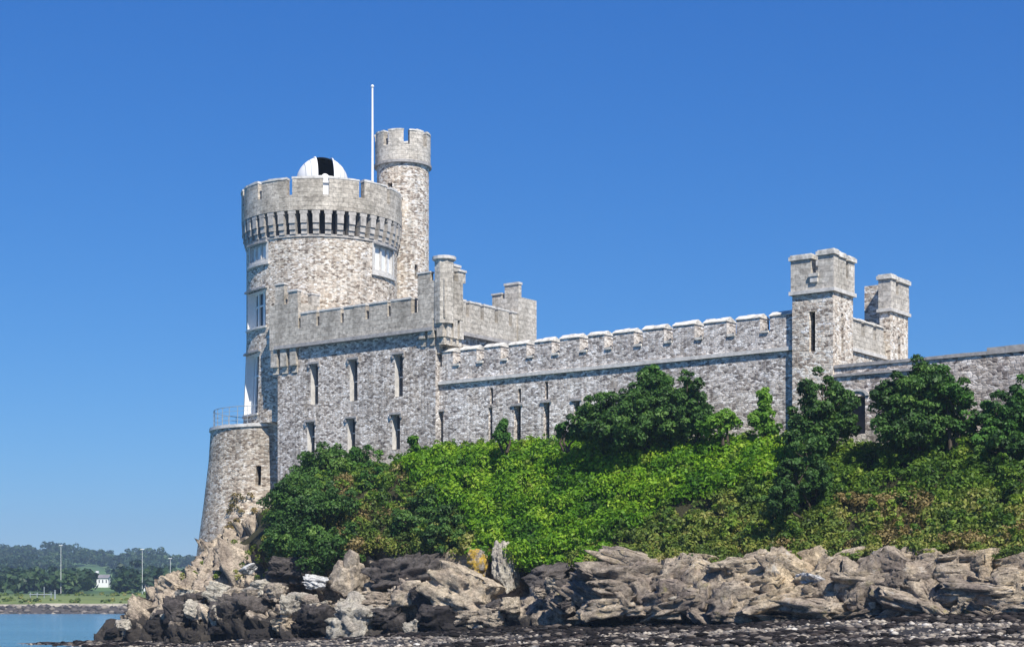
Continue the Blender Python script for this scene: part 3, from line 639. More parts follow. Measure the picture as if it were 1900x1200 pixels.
# -- round bastion
BC = (-16.0, 116.8)
Rb = lambda z: float(np.interp(z, [4, 9, 12, 14.3], [5.75, 5.05, 4.70, 4.55]))
Pb = cylP(*BC, Rb, 4.4); b2u = lambda d: R(d) * 4.4
s = MB(); s.panel(Pb, [b2u(-180 + 6 * i) for i in range(61)], [3.5, 5, 6, 7, 8, 9, 10, 11, 12, 13, 14.1], [(b2u(-10), b2u(-5.5), 10.2, 11.5, .6, 'void')], 'bastion'); s.lathe(*BC, [(4.5, 14.2), (0, 14.25)], 'roof', 48)
bast = s.build('round_bastion', castle)
s = MB()
for k in range(20):
    s.box(Pb, b2u(-180 + 18 * k) + .01, b2u(-180 + 18 * (k + 1)) - .01, 14.1 + rnd.uniform(-.01, .01), 14.32 + rnd.uniform(-.02, .02), -.5, .1, 'dress', 3)
s.build('coping', bast)

# -- main block
BW = 13.15; BD = 9.7
Pf = frontP(0); Pr = rightP(BW); Pl = leftP(0); Pk = backP(-BD)
nich = []
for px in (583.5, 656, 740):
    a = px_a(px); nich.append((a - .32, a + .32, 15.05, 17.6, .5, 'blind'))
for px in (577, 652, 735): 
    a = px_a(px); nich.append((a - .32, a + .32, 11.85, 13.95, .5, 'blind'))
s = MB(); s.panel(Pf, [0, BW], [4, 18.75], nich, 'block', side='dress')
s.panel(Pr, [0, BD], [4, 18.75], [], 'wall'); s.panel(Pl, [-BD, 0], [4, 18.75], [], 'block'); s.panel(Pk, [-BW, 0], [4, 18.75], [], 'wall')
s.quad([cw(0, 0, 18.7), cw(BW, 0, 18.7), cw(BW, -BD, 18.7), cw(0, -BD, 18.7)], [(0, 0), (BW, 0), (BW, BD), (0, BD)], 'roof')
block = s.build('main_block', castle)
for h in nich:
    hood(Pf, h[0], h[1], h[3] + .02, block, .22, .13)
    o = MB(); u = (h[0] + h[1]) / 2
    o.box(Pf, u + .06, u + .11, h[2], h[3], -.498, -.42, 'white'); o.box(Pf, h[0] + .004, h[1] - .004, h[2] + 1.2, h[2] + 1.26, -.498, -.43, 'white'); o.build('window_bar', block)
for P, u0, u1 in ((Pf, 0, BW), (Pr, -.2, BD), (Pl, -BD, .2), (Pk, -BW - .2, .2)):
    s = MB(); s.box(P, u0, u1, 18.76, 18.98, -.35, .34, 'string'); s.box(P, u0, u1, 18.985, 19.95, -.30, .26, 'ashlar' if P in (Pf, Pl) else 'ashlar_pale'); s.build('parapet', block)
for k, (p0, p1) in enumerate(((563, 592), (598, 637), (643, 683), (690, 724), (730, 768))):
    merlon(Pf, px_a(p0), px_a(p1), 19.952, 20.93, -.30, .26, 'ashlar', .11, 'dress', 1, .04, block)
for k in range(5):
    merlon(Pr, 1.5 + 1.45 * k, 1.5 + 1.45 * k + 1.1, 19.952, 20.93, -.30, .26, 'ashlar_pale', .11, 'dress', 1, .04, block)
for k in range(6):
    merlon(Pl, -9.0 + 1.5 * k, -9.0 + 1.5 * k + 1.1, 19.952, 20.93, -.30, .26, 'ashlar', .11, 'dress', 1, .04, block)

def corner_turret(name, a0, a1, b0, b1, zb, zt, pillar, mer, mats=('ashlar', 'ashlar_pale')):
    """b0 rear, b1 front; corbelled out below; mer: merlons (face, u0, u1, top)"""
    Pf_, Pr_ = frontP(b1), rightP(a1); s = MB()
    zc = zb + 1.55
    P0 = frontP(0)
    s.box(P0, a0, a1, zc, zt, b0, b1, mats[0])
    t = s.build(name, castle)
    n = 3
    for i in range(n):        # corbels between dark slots, front and right faces
        u0 = a0 + (a1 - a0) * (i + .1) / n; u1 = a0 + (a1 - a0) * (i + .74) / n
        c = MB(); c.box(P0, u0, u1, zb + .45, zc - .003, b0, b1 - .02, mats[0]); c.box(P0, u0 + .04, u1 - .04, zb, zb + .447, b0, b1 - .18, mats[0]); c.build('corbel', t)
    d = b1 - b0
    for i in range(n):
        u0 = d * (i + .12) / n; u1 = d * (i + .74) / n
        c = MB(); c.box(Pr_, u0, u1, zb + .45, zc - .003, -.9, -.02, mats[1]); c.box(Pr_, u0 + .04, u1 - .04, zb, zb + .447, -.9, -.16, mats[1]); c.build('corbel', t)
    for f, u0, u1, top in mer:
        P = Pf_ if f == 'f' else Pr_
        merlon(P, u0, u1, zt + .002, top, -.32, .0, mats[0] if f == 'f' else mats[1], .12, 'dress', 1, .05, t, stones=1)
    if pillar:
        pa, pb, pr, pt = pillar; c = cw(pa, pb); q = MB()
        q.lathe(c.x, c.y, [(pr, zt - 2.6), (pr, pt - .3)], mats[1], 8, R(22), R(382)); q.lathe(c.x, c.y, [(pr, pt - .3), (pr + .12, pt - .24), (pr + .12, pt - .06), (pr * .5, pt + .03), (0, pt + .06)], 'dress', 12)
        q.build('pillar', t)
    return t
aR0, aR1 = px_a(775, .25), px_a(825, .25)
corner_turret('corner_turret', aR0, aR1, -1.5, .25, 17.9, 21.75, (aR1 - .42, -.22, .6, 23.2), [('f', aR0, aR0 + .95, 22.35), ('r', 1.05, 1.75, 22.5)])
corner_turret('corner_turret', px_a(500, .25), px_a(553, .25), -1.5, .25, 17.2, 21.6, None, [('f', px_a(511, .25), px_a(527, .25), 23.0), ('f', px_a(535, .25), px_a(552, .25), 22.45), ('r', 1.0, 1.75, 22.4)])
tb1 = BW + .35
corner_turret('corner_turret', tb1 - 2.1, tb1, -BD - .1, -BD + 1.85, 17.4, 21.9, None, [('f', tb1 - 2.1, tb1 - 1.35, 22.3), ('f', tb1 - 1.1, tb1, 22.8), ('r', .4, 1.1, 22.8), ('r', 1.25, 1.95, 22.9)], ('ashlar_pale', 'ashlar_pale'))

# -- curtain wall
B1 = -.35; Pc = frontP(B1); aE = px_a(1470, 0.0)
wh = []
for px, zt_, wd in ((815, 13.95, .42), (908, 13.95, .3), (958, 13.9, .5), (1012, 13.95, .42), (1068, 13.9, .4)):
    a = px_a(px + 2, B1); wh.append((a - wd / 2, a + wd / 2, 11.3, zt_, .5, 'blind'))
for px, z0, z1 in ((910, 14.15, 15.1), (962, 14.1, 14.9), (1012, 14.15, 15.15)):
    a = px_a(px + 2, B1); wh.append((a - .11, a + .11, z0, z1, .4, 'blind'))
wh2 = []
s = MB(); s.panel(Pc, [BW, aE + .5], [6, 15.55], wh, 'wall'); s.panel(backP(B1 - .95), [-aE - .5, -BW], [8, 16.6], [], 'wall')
curt = s.build('curtain_wall', castle)
for h in wh[:5]:
    if h[1] - h[0] > .35: hood(Pc, h[0], h[1], h[3] + .01, curt, 0, .09)
s = MB(); s.box(Pc, BW + .02, aE + .02, 15.56, 15.76, -.6, .15, 'dress'); s.build('string_course', curt)
s = MB(); s.box(Pc, BW + .02, aE + .3, 15.765, 16.62, -.95, .04, 'wall'); s.build('parapet', curt)
gaps = [847, 891, 936, 984, 1031, 1083, 1129, 1184, 1240, 1297, 1357, 1419]
ga = [px_a(g + 1, B1) for g in gaps]; edges = [BW + .25] + sum([[g - .29, g + .29] for g in ga], []) + [aE - .02]
for k in range(0, len(edges), 2):
    merlon(Pc, edges[k], edges[k + 1], 16.622, 17.72 + rnd.uniform(-.03, .03), -.95, .04, 'wall', .27, 'coping', 1, .05, curt, stones=3, slope=.35)
for g in ga:
    s = MB(); s.box(Pc, g - .22, g + .22, 16.61, 16.72 + rnd.uniform(0, .03), -.9, .12, 'coping'); s.build('sill', curt)

# -- square tower and rear tower
aF = aE + 2.3
s = MB(); Pq = frontP(0.0); Pqr = rightP(aF)
sa = px_a(1507, 0)
s.panel(Pq, [aE, aF], [8, 18.3], [(sa - .17, sa + .17, 15.35, 17.4, .45, 'void')], 'turret')
s.panel(Pqr, [0, 2.3], [8, 18.3], [(.95, 1.2, 15.4, 17.3, .35, 'blind')], 'turret')
s.panel(leftP(aE), [-2.3, 0], [8, 18.3], [], 'turret'); s.panel(backP(-2.3), [-aF, -aE], [8, 18.3], [], 'turret')
sqt = s.build('square_tower', castle)
def ring(a0, a1, b0, b1, z0, z1, o, mat, parent, name):
    s = MB(); s.box(frontP(0), a0 - o, a1 + o, z0, z1, b0 - o, b1 + o, mat, jit=.005); return s.build(name, parent)
ring(aE, aF, -2.3, 0, 18.31, 18.5, .14, 'dress', sqt, 'string_course')
P0 = frontP(0)
s = MB(); s.box(P0, aE - .06, aF + .06, 18.505, 19.15, -2.36, .06, 'ashlar_pale'); s.build('parapet', sqt)
gm0 = px_a(1511, .06)
def capbox(P, u0, u1, z0, z1, w0, w1, parent, mat='ashlar_pale', ct=.28, over=.09):
    s = MB(); s.box(P, u0, u1, z0, z1 - ct, w0, w1, mat); s.box(P, u0 - over, u1 + over, z1 - ct + .002, z1 - .08, w0 - over, w1 + over, 'coping', jit=.01)
    s.box(P, u0 - over + .07, u1 + over - .07, z1 - .078, z1, w0 - over + .07, w1 + over - .07, 'coping', jit=.01)
    return s.build('merlon', parent)
capbox(P0, aE - .06, gm0 - .2, 19.152, 20.36, -.5, .06, sqt)
capbox(P0, gm0 + .2, aF + .06, 19.152, 20.46, -.5, .06, sqt)
capbox(Pqr, .55, 1.35, 19.152, 20.40, -.4, .06, sqt)
capbox(Pqr, 1.62, 2.36, 19.152, 20.36, -.4, .06, sqt)
capbox(P0, aE - .06, aE + .9, 19.152, 20.36, -2.36, -1.9, sqt)
s = MB(); s.box(P0, gm0 - .26, gm0 + .26, 19.14, 19.3, -.3, .2, 'coping'); s.box(P0, gm0 - .2, gm0 + .2, 18.85, 19.13, .05, .16, 'dress'); s.build('sill', sqt)
# side curtain running back
aS = aF - .3; PS = rightP(aS)
def solve_b(px, a):
    k = (px - 950) / F; return (OX + .8 * a - k * (OY - .6 * a)) / (.6 - .8 * k)
bT = solve_b(1652, aF)           # front right corner of the rear tower
s = MB(); s.panel(PS, [2.3, -bT + .3], [8, 15.6], [], 'turret'); s.panel(leftP(aS - .8), [bT - .3, -2.3], [8, 16.6], [], 'wall')
side = s.build('side_wall', castle)
s = MB(); s.box(PS, 2.31, -bT - .01, 15.62, 15.8, -.5, .14, 'dress'); s.build('string_course', side)
s = MB(); s.box(PS, 2.31, -bT, 15.805, 16.55, -.8, .04, 'ashlar_pale'); s.build('parapet', side)
gb = [-solve_b(px, aS) for px in (1600, 1622, 1641)]
ed = [2.32] + sum([[g - .2, g + .2] for g in gb], []) + [-bT - .02]
for k in range(0, len(ed), 2):
    if ed[k + 1] - ed[k] > .3: merlon(PS, ed[k], ed[k + 1], 16.552, 17.52, -.8, .04, 'ashlar_pale', .26, 'coping', 1, .08, side, stones=2, slope=.35)
a0 = px_a(1632, bT)
s = MB(); Prt = rightP(aF)
s.panel(frontP(bT), [a0, aF], [8, 18.2], [], 'turret'); s.panel(Prt, [-bT, -bT + 2.3], [8, 18.2], [(-bT + 1.0, -bT + 1.3, 15.6, 17.0, .4, 'blind')], 'turret'); s.panel(leftP(a0), [bT - 2.3, bT], [8, 18.2], [], 'turret'); s.panel(backP(bT - 2.3), [-aF, -a0], [8, 18.2], [], 'turret')
a00 = px_a(1604, bT - .9); s.box(P0, a00, a0 - .002, 8, 19.9, bT - 2.3, bT - .9, 'turret', top='coping')
rear = s.build('rear_tower', castle)
ring(a0, aF, bT - 2.3, bT, 18.21, 18.38, .13, 'dress', rear, 'string_course')
s = MB(); s.box(P0, a0 - .05, aF + .05, 18.385, 19.2, bT - 2.35, bT + .05, 'ashlar_pale'); s.build('parapet', rear)
capbox(P0, a0 - .05, aF + .05, 19.202, 20.25, bT - .6, bT + .05, rear)
capbox(Prt, -bT + .95, -bT + 2.3, 19.202, 20.2, -.5, .05, rear)

# boundary wall to the right
s = MB(); Pw = frontP(-.12); aW = px_a(1590, -.12)
s.panel(Pw, [aF, 75], [7, 14.4], [(aW - .45, aW + .45, 11.0, 12.9, .5, 'blind')], 'lowwall'); s.panel(backP(-.75), [-75, -aF], [7, 14.4], [], 'lowwall')
bw = thing('boundary_wall', tuple(cw(aF, -.12, 9)), 'low pinkish grey rubble wall running off to the right behind the shrubs', 'wall')
s.build('wall_face', bw)
u = aF + .02
s = MB()
while u < 75:
    l = rnd.uniform(.8, 1.3); st = .16 if u > px_a(1830, 0) else 0
    s.box(Pw, u, u + l - .012, 14.4, 14.56 + st + rnd.uniform(-.02, .03), -.70, .08, 'string', top='dress', jit=.015); u += l
s.build('coping', bw)
s = MB(); s.box(Pw, aF + .02, px_a(1700), 13.95, 14.08, -.1, .1, 'string'); s.build('string_course', bw)
o = MB(); 
for k in range(8):
    t0, t1 = math.pi * k / 8, math.pi * (k + 1) / 8
    f = lambda t, r, w: tuple(cw(aW - r * math.cos(t), -.12 + w, 12.9 + r * math.sin(t) * .55))
    o.quad([f(t0, .48, .06), f(t1, .48, .06), f(t1, .68, .06), f(t0, .68, .06)][::-1], [(0, 0)] * 4, 'dress')
    o.quad([f(t0, .48, .06), f(t1, .48, .06), f(t1, .48, -.02), f(t0, .48, -.02)], [(0, 0)] * 4, 'dress')
    o.quad([f(t0, .68, .06), f(t1, .68, .06), f(t1, .68, -.02), f(t0, .68, -.02)], [(0, 0)] * 4, 'dress')
o.build('door_arch', bw)

# flagpole and railing
fp = thing('flagpole', (-9.57, 117.0, 28.55), 'tall thin white flagpole rising from the round tower roof', 'flagpole')
s = MB(); s.tube((-9.57, 117, 28.5), (-9.57, 117, 37.75), 0.10, .065, 'pole', 12); s.build('pole', fp)
s = MB(); s.lathe(-9.57, 117, [(0, 37.75), (.1, 37.8), (.12, 37.87), (.08, 37.95), (0, 37.99)], 'pole', 12); s.build('finial', fp)
s = MB(); s.tube((-9.57, 117, 28.5), (-9.57, 117, 29.0), .2, .16, 'metal', 12); s.build('base', fp)
rl = thing('railing', (BC[0], BC[1], 14.3), 'thin grey metal railing round the top of the low round bastion', 'railing')
Rr = 4.35; n = 16
for k in range(n + 1):
    t = R(-170 + 160 * k / n); x, y = BC[0] + Rr * math.sin(t), BC[1] - Rr * math.cos(t)
    s = MB(); s.tube((x, y, 14.25), (x, y, 15.5), .02, .02, 'metal', 8); s.build('post', rl)
for zz, rr in ((15.5, .022), (14.6, .012), (14.9, .012), (15.2, .012)):
    s = MB()
    for k in range(n * 2):
        t0, t1 = R(-170 + 160 * k / (2 * n)), R(-170 + 160 * (k + 1) / (2 * n))
        s.tube((BC[0] + Rr * math.sin(t0), BC[1] - Rr * math.cos(t0), zz), (BC[0] + Rr * math.sin(t1), BC[1] - Rr * math.cos(t1), zz), rr, rr, 'metal', 6, False)
    s.build('rail', rl)

# ------------------------------------------------------------------ rocks
import bmesh
def ico(sub):
    bm = bmesh.new(); bmesh.ops.create_icosphere(bm, subdivisions=sub, radius=1.0); bm.verts.ensure_lookup_table()
    V = np.array([v.co[:] for v in bm.verts]); Q = np.array([[v.index for v in f.verts] for f in bm.faces]); bm.free(); return V, Q
IV, IQ = ico(5)
def rock_verts(seed, cuts=18):
    r = np.random.RandomState(seed); V = IV.copy()
    for k in range(cuts):
        n = r.normal(size=3); n /= np.linalg.norm(n); d = r.uniform(.42, .80)
        e = V @ n - d; V = V - np.clip(e, 0, None)[:, None] * n
    f1, f2, cid = worley(V * 1.3 + seed * 7.7, 3)
    g1, g2, gid = worley(V * np.array([2.2, 2.2, 3.6]) + seed * 3.1, 4)
    nn = V / np.linalg.norm(V, axis=1)[:, None]
    V = V + nn * (((cid - .5) * .16 - .07 * np.exp(-((f2 - f1) / .07) ** 2) + (gid - .5) * .05 - .03 * np.exp(-((g2 - g1) / .06) ** 2) + fbm(V * 4 + seed, 5, 1) * .12)[:, None])
    return V
RV = [rock_verts(11 + 5 * k) for k in range(8)]
def slab_verts(seed, V0):
    r = np.random.RandomState(seed); V = V0.copy() * 1.35
    for ax in range(3):
        for sg in (-1, 1):
            for rep_ in range(2 if ax != 2 else 1):
                n = r.normal(size=3) * (.16 + .16 * rep_); n[ax] += sg; n /= np.linalg.norm(n); e = V @ n - r.uniform(.62, .88); V = V - np.clip(e, 0, None)[:, None] * n
    for k in range(8):
        n = r.normal(size=3); n /= np.linalg.norm(n); e = V @ n - r.uniform(.72, .98); V = V - np.clip(e, 0, None)[:, None] * n
    nn = V / (np.linalg.norm(V, axis=1)[:, None] + 1e-6)
    o, e = slabs(V * np.array([1.5, 1.5, 3.4]) + seed * 1.7, 5)
    o2, e2 = slabs(V * np.array([4.0, 4.0, 6.5]) + seed * 2.3, 15)
    return V + nn * ((o * .16 - .10 * np.exp(-(e / .05) ** 2) + o2 * .06 - .05 * np.exp(-(e2 / .06) ** 2) + fbm(V * 6 + seed, 5, 1) * .09)[:, None])
RV += [slab_verts(101 + 7 * k, IV) for k in range(8)]
def rock_mesh(k, mat):
    key = 'rock_%d_%s' % (k, mat)
    if key in bpy.data.meshes: return bpy.data.meshes[key]
    me = bpy.data.meshes.new(key); me.vertices.add(len(IV)); me.vertices.foreach_set('co', RV[k].astype(np.float32).ravel())
    me.loops.add(IQ.size); me.loops.foreach_set('vertex_index', IQ.ravel().astype(np.int32)); me.polygons.add(len(IQ)); me.polygons.foreach_set('loop_start', np.arange(0, IQ.size, 3, dtype=np.int32))
    me.update(calc_edges=True); me.materials.append(M[mat]); return me
def hit(px, py, y0=52, y1=125):
    Ys = np.arange(y0, y1, .15); X = (px - 950) / F * Ys; Z = CZ + (HOR - py) * Ys / F
    a = .8 * (X - OX) - .6 * (Ys - OY); b = -.6 * (X - OX) - .8 * (Ys - OY)
    h = H0(a, b); k = np.where(h >= Z)[0]
    if not len(k): return None
    return Vector((X[k[0]], Ys[k[0]], Z[k[0]]))
def boulder(px, py, w, h, mat, label, group=None, k=None, roll=None, deep=1.0, sink=0.15):
    p = hit(px, py)
    if p is None: p = pw(px, py, 100 if px < 700 else 80)
    mpp = p.y / F; rx, rz = w * mpp / 2 * 1.18, h * mpp / 2 * 1.18
    k = rnd.randrange(4, 16) if k is None else k
    o = bpy.data.objects.new('boulder', rock_mesh(k, mat)); ry = (rx * .6 + rz * .4) * deep
    o.location = p + Vector((0, ry * (sink + .35) - .55, 0)); o.scale = (rx, ry, rz); o.rotation_euler = (rnd.uniform(-.15, .15), roll if roll is not None else rnd.uniform(-.3, .3), rnd.uniform(-.35, .35))
    COL.objects.link(o); return tag(o, label, 'boulder', group)
BL = [
 (662, 1158, 105, 95, 'boulder_pale', 'large cream boulder leaning to the right at the foot of the rocks', -.5),
 (889, 1048, 50, 56, 'boulder_lichen', 'boulder topped with orange yellow lichen beside the upright pale rock', 0.1),
 (940, 1052, 46, 92, 'boulder_pale', 'upright pointed pale rock standing under the bramble overhang', .15),
 (858, 1105, 150, 92, 'boulder', 'broad dark grey slab below the rock with orange lichen', -.4),
 (645, 1075, 105, 115, 'boulder', 'tall brown grey block leaning up towards the olive scrub', -.35),
 (550, 1124, 70, 52, 'boulder_pale', 'rounded cream boulder hanging over a dark gap', .1),
 (587, 1081, 52, 22, 'boulder_white', 'thin white slab in front of the shade under the dark bush', -.25),
 (492, 1094, 120, 44, 'boulder_pale', 'long pale ledge running below the foot of the dark bush', .06),
 (462, 1058, 48, 26, 'boulder_white', 'small white rock under the round bastion near the dark bush', .2),
 (760, 1062, 150, 70, 'boulder_dark', 'rock face coloured black for the shaded hollow under the dark thicket', .2),  # this and the next two rocks: shade of the hollows put into black colour
 (1010, 1070, 110, 50, 'boulder_dark', 'rock coloured black for shade in the gap right of the upright pale rock', .1),
 (545, 1055, 120, 50, 'boulder_dark', 'rock face coloured black for the shade under the dark bush', .0),
 (765, 1108, 125, 66, 'boulder', 'olive stained boulder between the cream leaning boulder and the dark grey slab', .1),
 (1522, 1085, 92, 30, 'boulder_white', 'whitish angular slab tilted up to the right on the right hand rocks', -.4),
 (1498, 1116, 46, 28, 'boulder_pale', 'small cream rock just below the whitish tilted slab', 0),
 (1160, 1088, 200, 80, 'boulder', 'biggest grey tan outcrop below the bright green brambles', -.15),
 (1395, 1058, 170, 64, 'boulder', 'rounded grey outcrop under the rusty scrub', .1),
 (1270, 1062, 95, 60, 'boulder', 'purplish grey rock split by a dark slanting crack', .5),
 (1690, 1090, 110, 60, 'boulder', 'dark brown jutting rock low on the right hand bank', 0),
 (775, 1172, 54, 44, 'boulder_pale', 'small cream boulder right of the leaning one, among dark weed', .2),
 (893, 1165, 34, 24, 'boulder_pale', 'small pale stone in the weed below the dark grey slab', 0),
 (402, 1146, 36, 54, 'boulder_pale', 'upright pale stone between two dark weedy boulders', .1),
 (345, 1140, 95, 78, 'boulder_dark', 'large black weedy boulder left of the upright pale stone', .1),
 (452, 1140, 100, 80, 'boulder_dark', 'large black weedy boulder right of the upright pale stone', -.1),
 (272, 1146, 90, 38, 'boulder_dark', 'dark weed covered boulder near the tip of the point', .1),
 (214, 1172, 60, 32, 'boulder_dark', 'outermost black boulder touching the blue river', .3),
 (232, 1158, 30, 20, 'boulder_pale', 'small pale wedge of rock on the outermost black boulder', .2),
 (262, 1176, 40, 26, 'boulder_pale', 'pale rounded stone low on the tip of the point', .0),
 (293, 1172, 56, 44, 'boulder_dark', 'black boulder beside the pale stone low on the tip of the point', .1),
 (330, 1172, 32, 32, 'boulder', 'grey brown stone in front of the large black weedy boulder', .1),
 (527, 1160, 48, 32, 'boulder', 'grey stone under the rounded cream boulder', .1),
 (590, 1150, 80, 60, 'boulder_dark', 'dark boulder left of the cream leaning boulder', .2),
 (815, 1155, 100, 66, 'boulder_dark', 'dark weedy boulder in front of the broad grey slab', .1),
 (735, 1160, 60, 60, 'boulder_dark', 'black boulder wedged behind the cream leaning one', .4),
 (320, 1100, 70, 50, 'boulder', 'pinkish brown rock high on the left ridge', -.5),
]
for px, py, w, h, mt, lb, roll in BL:
    boulder(px, py, w, h, mt, lb, roll=-roll)
REF = [(662, 1158, 'the large cream leaning boulder'), (889, 1048, 'the yellow lichened rock'), (940, 1060, 'the upright pointed rock'), (858, 1105, 'the broad dark grey slab'), (645, 1075, 'the tall brown grey block'), (550, 1124, 'the rounded cream boulder'), (500, 1094, 'the long pale ledge'), (1522, 1085, 'the tilted whitish slab'), (1160, 1092, 'the biggest tan outcrop'), (1395, 1058, 'the rounded grey outcrop'), (1690, 1090, 'the dark jutting right hand rock'), (402, 1146, 'the upright pale stone'), (255, 1140, 'the weedy boulder near the point'), (196, 1170, 'the outermost black boulder'), (320, 1100, 'the pinkish ridge rock'), (765, 1108, 'the olive stained boulder')]
USED = set(); USED_ADJ = ['jagged', 'rounded', 'tilted', 'wedge shaped', 'lumpy', 'squarish', 'pointed', 'cracked'] * 4
def place_small(px, py, w, f, mt):
    nm = {'boulder': 'brown grey', 'boulder_shore': 'brown weed stained', 'boulder_dark': 'black', 'boulder_pale': 'pale cream'}[mt]
    d, rx, ry, rn = min((((px - q[0]) ** 2 + ((py - q[1]) * 1.6) ** 2) ** .5, q[0], q[1], q[2]) for q in REF)
    dx, dy = px - rx, (py - ry) * 1.6
    rel = ('right of' if dx > 0 else 'left of') if abs(dx) > 2 * abs(dy) else ('below' if dy > 0 else 'above') if abs(dy) > 2 * abs(dx) else ('below and ' if dy > 0 else 'above and ') + ('right of' if dx > 0 else 'left of')
    sz = 'tiny' if w < 30 else 'small' if w < 46 else 'middling'
    near = 'just ' if d < 45 else '' if d < 95 else 'well '
    shp = 'flat' if f < .6 else 'chunky'
    lb = '%s %s %s rock %s%s %s' % (sz, shp, nm, near, rel, rn)
    if len(lb.split()) > 15: lb = lb.replace(sz + ' ', '', 1)
    while lb in USED: w, f = w * .93, f; shp = USED_ADJ.pop(0); lb = '%s %s %s rock %s%s %s' % (sz, shp, nm.split()[0], near, rel, rn)
    USED.add(lb)
    boulder(px, py, w, w * f, mt, lb, 'small loose rocks along the shore', deep=.8)
for i in range(34):
    px = rnd.uniform(225, 640); lo = np.interp(px, [225, 290, 400, 640], [1160, 1112, 1085, 1100]); w = rnd.uniform(18, 60)
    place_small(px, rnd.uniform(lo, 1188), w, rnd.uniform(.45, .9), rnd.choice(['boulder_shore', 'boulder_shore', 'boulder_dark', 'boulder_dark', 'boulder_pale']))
for i in range(36):
    px = rnd.uniform(640, 1060); w = rnd.uniform(20, 74)
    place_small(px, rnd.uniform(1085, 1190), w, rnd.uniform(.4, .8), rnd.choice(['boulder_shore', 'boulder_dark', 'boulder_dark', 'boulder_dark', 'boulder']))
for i in range(12):
    px = rnd.uniform(1060, 1900); w = rnd.uniform(16, 44)
    place_small(px, rnd.uniform(1050, 1140), w, rnd.uniform(.4, .8), rnd.choice(['boulder', 'boulder', 'boulder_pale']))

# the fractured, bedded outcrop of the right hand bank: one mass of rock
J4, Q4 = ico(4); JV = [slab_verts(301 + 11 * k, J4) for k in range(10)]
def outcrop():
    VV = []; QQ = []; n = 0; r = np.random.RandomState(17)
    def put(px, py, w, h, roll):
        nonlocal n
        p = hit(px, py)
        if p is None: return
        mpp = p.y / F; rx, rz = w * mpp / 2, h * mpp / 2; ry = .55 * rx + .3; V = JV[r.randint(10)] * np.array([rx, ry, rz])
        Mx = Matrix.Rotation(-math.atan2(.6, .8) + r.uniform(-.25, .25), 3, 'Z') @ Matrix.Rotation(roll, 3, 'Y') @ Matrix.Rotation(r.uniform(-.18, .12), 3, 'X')
        V = V @ np.array(Mx).T + np.array([p.x, p.y + ry * .35 - .35, p.z]); VV.append(V); QQ.append(Q4 + n); n += len(V)
    for row, (f0, hh) in enumerate(((.96, 22), (.86, 30), (.72, 36), (.58, 38), (.44, 40), (.30, 40), (.17, 36), (.05, 30))):
        px = 1010 + row * 13
        while px < 2050:
            w = r.uniform(26, 100) if r.rand() < .8 else r.uniform(100, 190); pc = px + w / 2; rl = float(rock_line(min(pc, 1900))) + 13; base = float(np.interp(pc, [1000, 1200, 1400, 1900], [1128, 1140, 1146, 1146]))
            put(pc, rl + (base - rl) * f0 + r.uniform(-5, 5), w * 1.2, hh * r.uniform(.8, 1.9), r.uniform(-.3, .12) if r.rand() < .75 else r.uniform(.2, .9)); px += w * .85
    o = np_mesh('rock_outcrop', np.concatenate(VV), np.concatenate(QQ), ['outcrop'], origin=(10, 72, 2)); tag(o, kind='structure')
M['outcrop'] = rockmat('tan outcrop rock', (.45, .385, .30), True, False, weedz=(1.3, 2), lichen=None, vary=True)
outcrop()

# shingle stones and weed, uncountable
def scatter_stones(name, n, mats_w, seed, size, squash, px0=-40, px1=1960):
    r = np.random.RandomState(seed); V0, Q0 = ico(1)
    Ys = 52 + 52 * r.rand(n) ** 1.3; pxs = r.uniform(px0, px1, n); X = (pxs - 950) / F * Ys
    a = .8 * (X - OX) - .6 * (Ys - OY); b = -.6 * (X - OX) - .8 * (Ys - OY)
    z = beach_h(X, Ys); keep = (b > shore_b(a) - .8) & (z > -.02)
    dd = b - shore_b(a); st = vnoise(np.stack([X * .12, Ys * .55, X * 0], 1), 77) + .5 * vnoise(np.stack([X * .5, Ys * 1.6, X * 0], 1), 78)
    band = np.where(dd < 5.0, 1.2, .02) - np.where(pxs < 640, .95, 0) + st
    if name == 'seaweed': keep &= band > 0
    else: keep &= (band < .05) | (r.rand(n) < .02)
    X, Ys, z = X[keep], Ys[keep], z[keep]; n = len(X)
    s = size * (.5 + 1.6 * r.rand(n) ** 3); th = r.rand(n) * 6.28
    jit = 1 + .25 * (r.rand(n, len(V0), 1) - .5)
    V = V0[None] * jit * s[:, None, None] * np.array([1.2, .85, squash])[None, None]
    c, sn = np.cos(th)[:, None], np.sin(th)[:, None]
    V = np.stack([V[..., 0] * c - V[..., 1] * sn + X[:, None], V[..., 0] * sn + V[..., 1] * c + Ys[:, None], V[..., 2] + (z + s * .1)[:, None]], -1).reshape(-1, 3)
    Q = (Q0[None] + (np.arange(n) * len(V0))[:, None, None]).reshape(-1, 3)
    return np_mesh(name, V, Q, mats_w, tint=np.repeat(r.rand(n), len(Q0)), origin=(0, 70, 0))
m, nt, p = new_mat('loose shingle'); at = nd(nt, 'Attribute', attribute_name='tint')
nt.links.new(ramp(nt, at.outputs['Fac'], [(0, (.04, .035, .035)), (.4, (.13, .11, .095)), (.75, (.28, .24, .19)), (.94, (.40, .35, .28)), (1, (.58, .55, .50))]), p.inputs['Base Color']); p.inputs['Roughness'].default_value = .85; M['shingle'] = m
m, nt, p = new_mat('dark seaweed'); at = nd(nt, 'Attribute', attribute_name='tint')
nt.links.new(ramp(nt, at.outputs['Fac'], [(0, (.007, .006, .006)), (.7, (.021, .019, .019)), (.9, (.05, .04, .036)), (1, (.18, .155, .13))]), p.inputs['Base Color']); p.inputs['Specular IOR Level'].default_value = .1; p.inputs['Roughness'].default_value = .9; M['weed'] = m
tag(scatter_stones('shingle', 46000, ['shingle'], 5, .075, .6), 'loose grey and cream stones strewn over the foreshore', 'shingle', kind='stuff')
